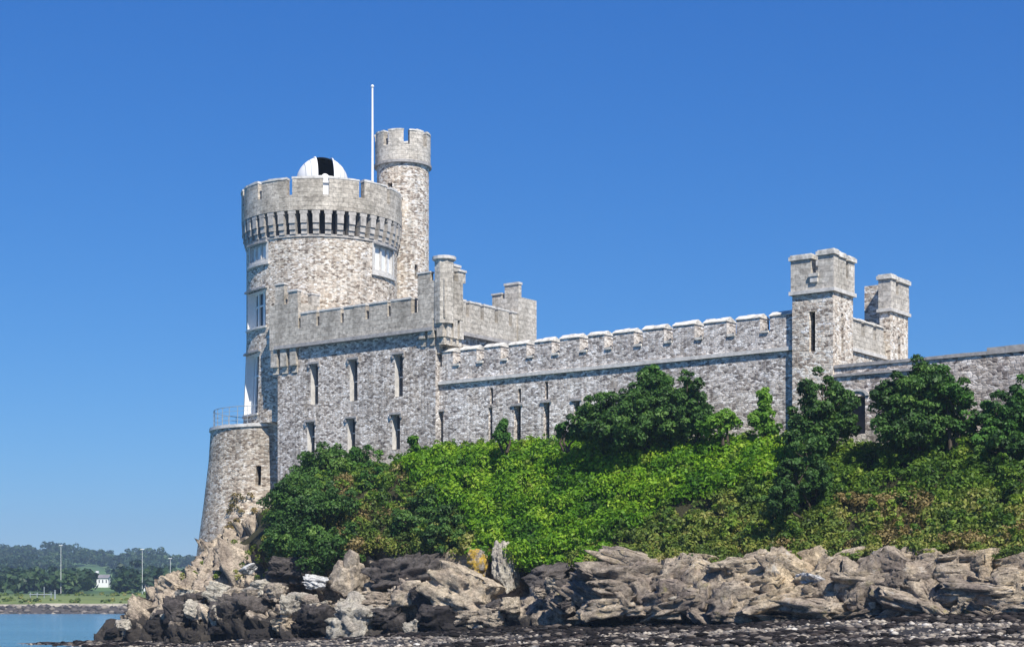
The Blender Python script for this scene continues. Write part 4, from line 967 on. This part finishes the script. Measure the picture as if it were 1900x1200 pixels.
tag(scatter_stones('seaweed', 60000, ['weed'], 6, .13, .4), 'dark seaweed lying in bands along the foreshore', 'seaweed', kind='stuff')

# ------------------------------------------------------------------ foliage
def leaves(name, C, N, S, T, mat, parent=None, origin=None, seed=1):
    r = np.random.RandomState(seed); n = len(C)
    N = N / (np.linalg.norm(N, axis=1)[:, None] + 1e-9); t = np.cross(N, r.normal(size=(n, 3))); t /= (np.linalg.norm(t, axis=1)[:, None] + 1e-9); b = np.cross(N, t)
    L = (S * .62)[:, None]; Wd = (S * .36)[:, None]
    V = np.stack([C - t * L, C + b * Wd + N * L * .12, C + t * L, C - b * Wd + N * L * .12], 1).reshape(-1, 3)
    Q = np.arange(4 * n).reshape(n, 4)
    return np_mesh(name, V, Q, [mat], tint=T, parent=parent, origin=origin)
def blob_leaves(blobs, per, size, seed, up=.35):
    """blobs: array (n,4) centre and radius; leaves lie on the blob shells"""
    r = np.random.RandomState(seed); B = np.array(blobs); n = len(B)
    k = np.repeat(np.arange(n), np.maximum(8, (per * (B[:, 3] / np.mean(B[:, 3])) ** 2).astype(int)))
    d = r.normal(size=(len(k), 3)); d /= np.linalg.norm(d, axis=1)[:, None]
    d[:, 2] = np.where(r.rand(len(k)) < .6, np.abs(d[:, 2]), d[:, 2])
    rad = B[k, 3] * (.62 + .45 * r.rand(len(k)))
    C = B[k, :3] + d * rad[:, None] * np.array([1, 1, .85])
    N = d + r.normal(size=d.shape) * .75 + np.array([0, 0, up])
    bt = r.rand(n); T = np.clip(.55 * bt[k] + .45 * r.rand(len(k)), 0, 1)
    S = size * (.6 + .9 * r.rand(len(k)))
    return C, N, S, T
def bush(name, ells, mat, label, cat='bush', group=None, per=90, size=.13, nb=26, br=.24, seed=1, stems=3, sprig=.55):
    """ells: (px, py, half width px, half height px, depth Y)"""
    r = np.random.RandomState(seed); bl = []; cs = []
    for px, py, w, h, Y in ells:
        hp = hit(px, py)
        if hp is not None: Y = min(Y, hp.y - .25 * w * Y / F)
        c = pw(px, py, Y); mpp = Y / F; rx, rz = w * mpp, h * mpp; ry = (rx + rz) / 2 * .8; cs.append((c, rx, rz))
        vol = max(8, int(1.7 * nb * (rx * rz) / 3.0 + 8))
        for _ in range(vol):
            d = r.normal(size=3); d /= np.linalg.norm(d); f = .35 + .62 * r.rand() ** .5
            if r.rand() < sprig * .3: f = 1.05 + .15 * r.rand()
            rr = br * (.6 + .9 * r.rand()) * min(1.6, max(.6, (rx + rz) / 3)) * (.6 if f > 1.02 else 1)
            bl.append((c.x + d[0] * rx * f, c.y + d[1] * ry * f, c.z + d[2] * rz * f, rr + .12))
    C, N, S, T = blob_leaves(bl, per * 1.35, size, seed + 1)
    base = Vector((cs[0][0].x, cs[0][0].y, min(c.z - rz for c, rx, rz in cs) - .3))
    t = thing(name, tuple(base), label, cat, group)
    leaves('foliage', C, N, S, T, mat, t, None, seed + 2)
    s = MB()
    for k in range(stems):
        c, rx, rz = cs[k % len(cs)]; q0 = base + Vector((r.uniform(-.2, .2), r.uniform(-.2, .2), -.2)); q1 = q0.lerp(c, .45) + Vector((r.uniform(-.3, .3), 0, 0)); q2 = c + Vector((r.uniform(-.5, .5) * rx, 0, rz * .6))
        s.tube(q0, q1, .09, .06, 'bark', 7, False); s.tube(q1, q2, .06, .02, 'bark', 7, False)
        for j in range(3): s.tube(q1.lerp(q2, .2 + .2 * j), c + Vector((r.uniform(-1, 1) * rx, r.uniform(-.5, .5) * rx, r.uniform(-.1, .8) * rz)), .035, .01, 'bark', 5, False)
    s.build('stem', t)
    return t
bush('dark_bush', [(595, 905, 66, 66, 104), (560, 950, 62, 66, 103), (610, 975, 80, 60, 102), (548, 1010, 56, 50, 101.5), (600, 1030, 66, 40, 101), (640, 900, 54, 60, 104), (625, 858, 34, 30, 105)], 'leaf_dark', 'large dark evergreen bush in front of the main block, above the rocks', per=120, seed=11, nb=34)
bush('green_bush', [(680, 870, 38, 40, 104.3), (700, 895, 30, 32, 103.8), (655, 850, 20, 20, 104.6)], 'leaf_mid', 'brighter green bush at the right shoulder of the large dark one', per=90, seed=12)
bush('dark_thicket', [(812, 930, 44, 36, 96), (850, 960, 44, 38, 95), (775, 970, 50, 32, 95), (830, 998, 60, 26, 94)], 'leaf_dark', 'dark hollow thicket at the left end of the bright brambles', per=100, seed=13, nb=26)
bush('tall_shrub', [(1215, 740, 48, 52, 90), (1190, 775, 60, 50, 89.5), (1130, 770, 54, 46, 90.5), (1105, 785, 46, 40, 90.5), (1240, 780, 50, 52, 89), (1160, 800, 70, 34, 89)], 'leaf_dark', 'wide dark shrub with a bright pointed top against the middle of the curtain wall', per=110, seed=14, nb=34)
bush('tall_shrub', [(1274, 728, 24, 42, 88.5), (1285, 770, 38, 40, 88.2), (1310, 785, 34, 30, 87.8)], 'leaf_dark', 'narrower dark shrub joined to the right of the wide one on the curtain wall', per=100, seed=15, nb=34)
bush('leafy_spray', [(1208, 698, 22, 18, 89.8), (1222, 716, 20, 18, 89.6)], 'leaf_mid', 'bright leafy top rising out of the wide dark shrub', per=80, seed=16)
bush('low_shrub', [(1345, 780, 26, 20, 87), (1320, 790, 24, 18, 87)], 'leaf_lime', 'low yellow green shrub right of the dark shrubs at the curtain wall', per=90, seed=17)
bush('slender_shrub', [(1416, 745, 13, 24, 87), (1415, 778, 19, 24, 87), (1422, 795, 22, 16, 87)], 'leaf_lime', 'slender light green shrub standing alone against the curtain wall', per=90, seed=18, nb=60, br=.2)
bush('tall_shrub', [(1522, 735, 46, 44, 83.4), (1545, 765, 46, 40, 83), (1500, 785, 40, 38, 83), (1550, 795, 42, 30, 83), (1505, 820, 44, 30, 82.5)], 'leaf_dark', 'dark shrub in front of the square tower foot', per=110, seed=19, nb=36)
bush('trailing_bush', [(1500, 850, 34, 44, 80.5), (1475, 890, 36, 38, 79.5), (1448, 925, 34, 26, 78.5), (1525, 880, 24, 34, 80)], 'leaf_dark', 'black green bush trailing down the slope below the square tower', per=110, seed=20, nb=36)
bush('round_shrub', [(1705, 748, 78, 66, 80.5), (1665, 770, 60, 50, 80.5), (1750, 765, 55, 54, 80.5), (1700, 800, 96, 36, 80.3), (1722, 700, 30, 28, 80.6), (1650, 730, 22, 22, 80.6)], 'leaf_dark', 'big round dark shrub against the low wall right of the square tower', per=120, seed=21, nb=40)
bush('green_bush', [(1770, 745, 30, 40, 79.4), (1748, 702, 18, 20, 79.9), (1790, 785, 20, 28, 79.2)], 'leaf_mid', 'mid green growth on the right side of the big round shrub', per=80, seed=22)
bush('green_bush', [(1870, 775, 52, 48, 78.5), (1900, 748, 46, 42, 78.8), (1850, 810, 46, 40, 78), (1925, 800, 50, 50, 78)], 'leaf_mid', 'sunlit green bush cut by the right edge of the picture', per=110, seed=23, nb=36)
bush('dark_bush', [(1865, 830, 50, 26, 77), (1910, 835, 40, 26, 77)], 'leaf_dark', 'dark bush beneath the sunlit one at the right edge', per=100, seed=24)
bush('sapling', [(934, 795, 8, 20, 94.8), (930, 810, 14, 12, 94.5)], 'leaf_mid', 'small sprig growing up in front of the curtain wall slit windows', per=60, seed=25, nb=70, br=.13, size=.14)
bush('sapling', [(768, 822, 9, 20, 101), (778, 845, 22, 16, 100.5)], 'leaf_lime', 'small light green sprig at the right corner of the main block', per=60, seed=26, nb=60, br=.15, size=.14)
bush('sapling', [(1050, 800, 18, 16, 91.5), (1075, 805, 22, 14, 91)], 'leaf_mid', 'low leafy sprig left of the wide dark shrub', per=60, seed=27, nb=50, br=.16, size=.14)

# ground vegetation of the slope, by zone
r = np.random.RandomState(99)
NS = 5200
A = r.uniform(-3, 74, NS); B = r.uniform(.4, 12.5, NS); sb = shore_b(A)
ok = (B < sb - 1.2); A, B, sb = A[ok], B[ok], sb[ok]; Z = H0(A, B)
X = OX + .8 * A - .6 * B; Y = OY - .6 * A - .8 * B; PX = 950 + F * X / Y; PY = HOR - F * (Z - CZ) / Y
edge = np.interp(PX, [715, 790, 880, 950, 1100, 1160, 1260, 1400, 1480, 1520], [850, 900, 990, 1048, 1044, 1005, 965, 930, 865, 780])
nz = vnoise(np.stack([A * .3, B * .5, A * 0], 1), 41)
RL = rock_line(PX); nonrock = PY < RL + 4
bright = (PX > 725) & (PX < 1500) & (PY < edge + nz * 22)
left = (PX < 560) & (A < 4)
low = sstep(sb - B, 6.2, 3.4)
rust = (~bright) & ((nz + low * .75 + .4 * r.rand(len(A)) > .9) | ((PX > 600) & (PX < 770) & (PY > 880) & (r.rand(len(A)) < .35)))
bz = np.where(bright, r.uniform(-.1, .6, len(A)), r.uniform(-.15, .4, len(A)))
rr = np.where(bright, r.uniform(.35, .95, len(A)), r.uniform(.28, .65, len(A)))
keep = ~left & nonrock & ~((PX < 500) & (PY > 900))
def zone(name, msk, mat, per, size, label, cat, seed):
    bl = np.stack([X[msk], Y[msk], (Z + bz)[msk], rr[msk]], 1)
    C, N, S, T = blob_leaves(bl, per, size, seed, .15)
    tag(leaves(name, C, N, S, T, mat, None, (0, 80, 8), seed), label, cat, kind='stuff')
zone('brambles', keep & bright, 'leaf_bright', 170, .145, 'bright green brambles covering the bank below the curtain wall', 'brambles', 51)
upper = PY < RL - 75 + nz * 30
zone('fresh_scrub', keep & ~bright & ~rust & upper, 'leaf_moss', 130, .13, 'fresh green undergrowth between the shrubs and the dry scrub', 'scrub', 54)
zone('scrub', keep & ~bright & ~rust & ~upper, 'leaf_olive', 130, .13, 'olive yellow scrub low on the slope just above the rocks', 'scrub', 52)
zone('dry_scrub', keep & rust, 'leaf_rust', 110, .11, 'rusty brown dry scrub along the lower edge of the slope', 'scrub', 53)
ix = np.where(keep & (r.rand(len(A)) < .16))[0]; fr = [(X[i] + dx_, Y[i], Z[i] + r.uniform(.6, 1.25), r.uniform(.10, .22)) for i in ix for dx_ in (0, r.uniform(-.2, .2))]
C, N, S, T = blob_leaves(fr, 26, .13, 55, .2); tag(leaves('shoots', C, N, S, T, 'leaf_moss', None, (0, 80, 8), 55), 'loose leafy shoots standing up out of the brambles and scrub', 'shoots', kind='stuff')
# fringe hanging over the rocks
fr = []
for i in range(130):
    px = r.uniform(880, 1135); p = hit(px, r.uniform(975, float(rock_line(px)) + 6))
    if p is not None: fr.append((p.x - .1, p.y - r.uniform(.1, .7), p.z + .1, r.uniform(.3, .5)))
C, N, S, T = blob_leaves(fr, 150, .14, 61, .3)
tag(leaves('bramble_fringe', C, N, S, T, 'leaf_bright', None, (0, 80, 8), 61), 'bright bramble trails hanging over the dark gap above the rocks', 'brambles', kind='stuff')
# scrub spilling over the top edge of the right hand rocks
fr = []
for i in range(210):
    px = r.uniform(1100, 1960); p = hit(px, float(rock_line(min(px, 1900))) + r.uniform(-8, 18))
    if p is not None: fr.append((p.x - .2, p.y - r.uniform(.3, 1.0), p.z + r.uniform(-.05, .2), r.uniform(.14, .42)))
C, N, S, T = blob_leaves(fr, 90, .11, 64, .3)
tag(leaves('edge_scrub', C, N, S, T, 'leaf_olive', None, (0, 80, 8), 64), 'olive scrub spilling over the upper edge of the right hand rocks', 'scrub', kind='stuff')
# tufts on the left ridge below the bastion
fr = []
for i in range(80):
    px = r.uniform(300, 520); p = hit(px, r.uniform(np.interp(px, [300, 380, 520], [1085, 1015, 985]), 1070))
    if p is not None: fr.append((p.x, p.y + .2, p.z, r.uniform(.10, .26)))
C, N, S, T = blob_leaves(fr, 50, .10, 62, .6)
tag(leaves('bank_tufts', C, N, S, T, 'leaf_olive', None, (0, 100, 5), 62), 'sparse olive and yellow tufts on the rock below the round bastion', 'tufts', kind='stuff')
fr = []
for i in range(34):
    p = pw(r.uniform(385, 470), r.uniform(900, 1030), 110.6); d = Vector((p.x - BC[0], p.y - BC[1], 0)); d = d.normalized() * (Rb(p.z) + .05); fr.append((BC[0] + d.x, BC[1] + d.y, p.z, r.uniform(.12, .3)))
C, N, S, T = blob_leaves(fr, 50, .10, 63, .3)
tag(leaves('ivy', C, N, S, T, 'leaf_rust', None, (0, 100, 5), 63), 'brownish ivy clinging to the lower face of the round bastion', 'ivy', kind='stuff')

# ------------------------------------------------------------------ far shore
def fz(x, y): return float(far_h(np.array([x]), np.array([float(y)]))[0])
r = np.random.RandomState(5); bl = []
for i in range(1900):
    Y = 425 + 890 * r.rand() ** 1.15; px = r.uniform(-500, 1000); x = (px - 950) / F * Y
    nzv = vnoise(np.array([[x * .012, Y * .006, 0.]]), 88)[0]
    if nzv > .12 or (150 < px < 205 and 640 < Y < 980) or (160 < px < 218 and Y < 640) or (244 < px < 300 and Y < 535): continue
    z = fz(x, Y); h = r.uniform(3.0, 6.0) if Y > 600 else r.uniform(2, 4); n = 6 if Y > 600 else 12
    for k in range(n):
        d = r.normal(size=3) * np.array([.55, .55, .35]) * h * .8; bl.append((x + d[0], Y + d[1], z + h * .75 + d[2], h * r.uniform(.35, .6)))
C, N, S, T = blob_leaves(bl, 24, 1.35, 71, .3)
tag(leaves('woodland', C, N, S, T, 'leaf_far', None, (0, 800, 0), 71), 'dark wooded hillside across the river', 'woodland', kind='stuff')
sky_t = [(15, 1225, 7, 'dark rounded tree on the skyline at the far left edge'), (42, 1230, 6, 'small skyline tree second from the left edge'), (98, 1215, 8, 'broad dark tree on the skyline left of the first lamp post'), (128, 1210, 8, 'skyline tree just right of the first lamp post'), (191, 1200, 5, 'lone small tree on the skyline between field and wood'), (252, 1150, 7, 'rounded dark tree on the skyline left of the second lamp post'), (291, 1150, 8, 'tallest looking dark tree on the skyline right of the second lamp post'), (318, 1130, 6, 'small tree on the skyline above the third lamp post')]
for i, (px, Y, h, lb) in enumerate(sky_t):
    x = (px - 950) / F * Y; z = fz(x, Y); t = thing('tree', (x, Y, z), lb, 'tree', 'trees on the far skyline'); bl = []
    for k in range(14):
        d = r.normal(size=3) * np.array([.42, .42, .28]) * h; bl.append((x + d[0], Y + d[1], z + h * .85 + d[2], h * .3))
    C, N, S, T = blob_leaves(bl, 26, 1.5, 200 + i, .3); leaves('crown', C, N, S, T, 'leaf_far', t, None, 200 + i)
    s = MB(); s.tube((x, Y, z - .5), (x, Y, z + h * .8), .4, .2, 'bark', 7); s.build('trunk', t)
for px, Y, y0, hd, lb in ((113, 430, 1092, 1012, 'tall white lamp post at the left across the river'), (264, 430, 1092, 1019, 'white lamp post above the boat like white roof across the river'), (316, 450, 1090, 1036, 'shortest lamp post, nearest the rocks, across the river')):
    x = (px - 950) / F * Y; z0 = fz(x, Y); z1 = CZ + (HOR - hd) * Y / F
    t = thing('lamp_post', (x, Y, z0), lb, 'lamp post', 'lamp posts across the river')
    s = MB(); s.tube((x, Y, z0), (x, Y, z1), .07, .04, 'pole', 8); s.build('pole', t)
    s = MB(); s.box(lambda u, zz, w: (x + u, Y - w, zz), -.45, .45, z1, z1 + .16, -.2, .2, 'white'); s.build('lamp_head', t)
def house(px, Y, w, h, d, lb, roofc='slate', chim=True):
    x = (px - 950) / F * Y; z = fz(x, Y) + .5; P = lambda u, zz, ww: (x + u, Y - ww, z + zz)
    t = thing('house', (x, Y, z), lb, 'house')
    s = MB(); hol = [(-w / 2 + w * (k + .3) / 4, -w / 2 + w * (k + .6) / 4, h * .35, h * .75, .15, 'glass') for k in range(4)]
    s.panel(P, [-w / 2, w / 2], [-2, h], hol, 'white', w=d / 2); s.box(P, -w / 2 + .01, w / 2 - .01, -2, h, -d / 2, d / 2 - .3, 'white'); s.build('wall', t)
    s = MB(); e = .3
    for sg in (1, -1): s.quad([P(-w / 2 - e, h - .1, sg * (d / 2 + e)), P(w / 2 + e, h - .1, sg * (d / 2 + e)), P(w / 2 + e, h + d * .3, 0), P(-w / 2 - e, h + d * .3, 0)], [(0, 0)] * 4, 'slate')
    for sg in (-1, 1): s.quad([P(sg * w / 2, h, d / 2), P(sg * w / 2, h, -d / 2), P(sg * w / 2, h + d * .3, 0)], [(0, 0)] * 3, 'white')
    rf = s.build('roof', t)
    if chim: c = MB(); c.box(P, -w / 2 + .2, -w / 2 + 1.1, h, h + d * .3 + 1.2, -.4, .4, 'white'); c.build('chimney', rf)
M['slate'] = plain('slate roof', (.22, .21, .22), .8, .2, .5, .3, 0)
M['roofwhite'] = plain('white sheet roof', (.8, .8, .8), .6, .1, .5, .3, 0)
house(190, 560, 4.6, 2.6, 3.5, 'small white cottage with one chimney on the wooded slope')
house(262, 520, 4.0, 1.0, 3.0, 'low white building at the foot of the second lamp post', chim=False)
house(285, 470, 5.0, .9, 3.0, 'low pale shed half hidden behind the rocks across the river', chim=False)
# pale sea wall and stones across the river
s = MB(); x = -420
sw = thing('sea_wall', (-100, 364.5, 1.2), 'pale low sea wall edging the far bank', 'wall')
while x < 420:
    l = rnd.uniform(6, 14); zt = 2.05 + rnd.uniform(-.12, .12); s.box(lambda u, zz, w: (u, 364.6 - w, zz), x, x + l - .1, 1.1, zt, -.3, .3, 'seawall'); x += l
s.build('wall_face', sw)
V0, Q0 = ico(1); n = 5200; X = r.uniform(-420, 260, n); Yy = r.uniform(355.5, 363.8, n); z = far_h(X, Yy); sz = r.uniform(.25, .75, n)
V = V0[None] * (1 + .5 * (r.rand(n, len(V0), 1) - .5)) * sz[:, None, None] * np.array([1.2, 1, .75]) + np.stack([X, Yy, z + .05], 1)[:, None, :]
tag(np_mesh('riprap', V.reshape(-1, 3), (Q0[None] + (np.arange(n) * len(V0))[:, None, None]).reshape(-1, 3), ['shingle'], tint=np.repeat(r.rand(n) ** 2 * .7, len(Q0)), origin=(0, 360, 0)), 'dark stones along the waterline of the far bank', 'stones', kind='stuff')
# reeds and low bushes along the grassy bank
fr = []
for i in range(420):
    Y = r.uniform(368, 432); px = r.uniform(-300, 700); x = (px - 950) / F * Y
    if vnoise(np.array([[x * .05, Y * .08, 0.]]), 12)[0] > -.15: fr.append((x, Y, fz(x, Y) + .1, r.uniform(.2, .75)))
C, N, S, T = blob_leaves(fr, 26, .5, 72, .5); tag(leaves('bank_scrub', C, N, S, T, 'leaf_olive', None, (0, 400, 0), 72), 'low olive scrub on the grassy far bank', 'scrub', kind='stuff')
x = (75 - 950) / F * 395; z = fz(x, 395); t = thing('fence', (x, 395, z), 'grey rail fence on the grassy bank across the river', 'fence')
for k in range(4): s = MB(); s.box(lambda u, zz, w: (x + u, 395 - w, z + zz), -2.4 + 1.6 * k, -2.25 + 1.6 * k, -.2, 1.3 if k != 2 else 2.6, -.08, .08, 'metal'); s.build('post', t)
s = MB(); s.box(lambda u, zz, w: (x + u, 395 - w, z + zz), -2.6, 2.8, .75, .95, .09, .14, 'metal'); s.build('rail', t)
x2 = (102 - 950) / F * 390; z = fz(x2, 390)
t = thing('post', (x2, 390, z), 'single grey post right of the rail fence across the river', 'post'); s = MB(); s.tube((x2, 390, z - .2), (x2, 390, z + 1.9), .2, .16, 'metal', 8); s.lathe(x2, 390, [(.24, z + 1.9), (.24, z + 2.0), (0, z + 2.05)], 'metal', 8); s.build('shaft', t)

# ------------------------------------------------------------------ haze
HAZE = 0.00032
if HAZE > 0:
    m = bpy.data.materials.new('haze air'); m.use_nodes = True; nt = m.node_tree; nt.nodes.clear()
    o = nt.nodes.new('ShaderNodeOutputMaterial'); v = nt.nodes.new('ShaderNodeVolumePrincipled'); v.inputs['Density'].default_value = HAZE; v.inputs['Color'].default_value = (.60, .80, 1.0, 1)
    v.inputs['Anisotropy'].default_value = .2
    nt.links.new(v.outputs[0], o.inputs['Volume']); M['haze'] = m
    s = MB(); s.box(lambda u, zz, w: (u, -w, zz), -960, 960, -7, 78, -1620, 70, 'haze'); tag(s.build('haze'), 'thin blue air over the river', 'haze', kind='stuff')
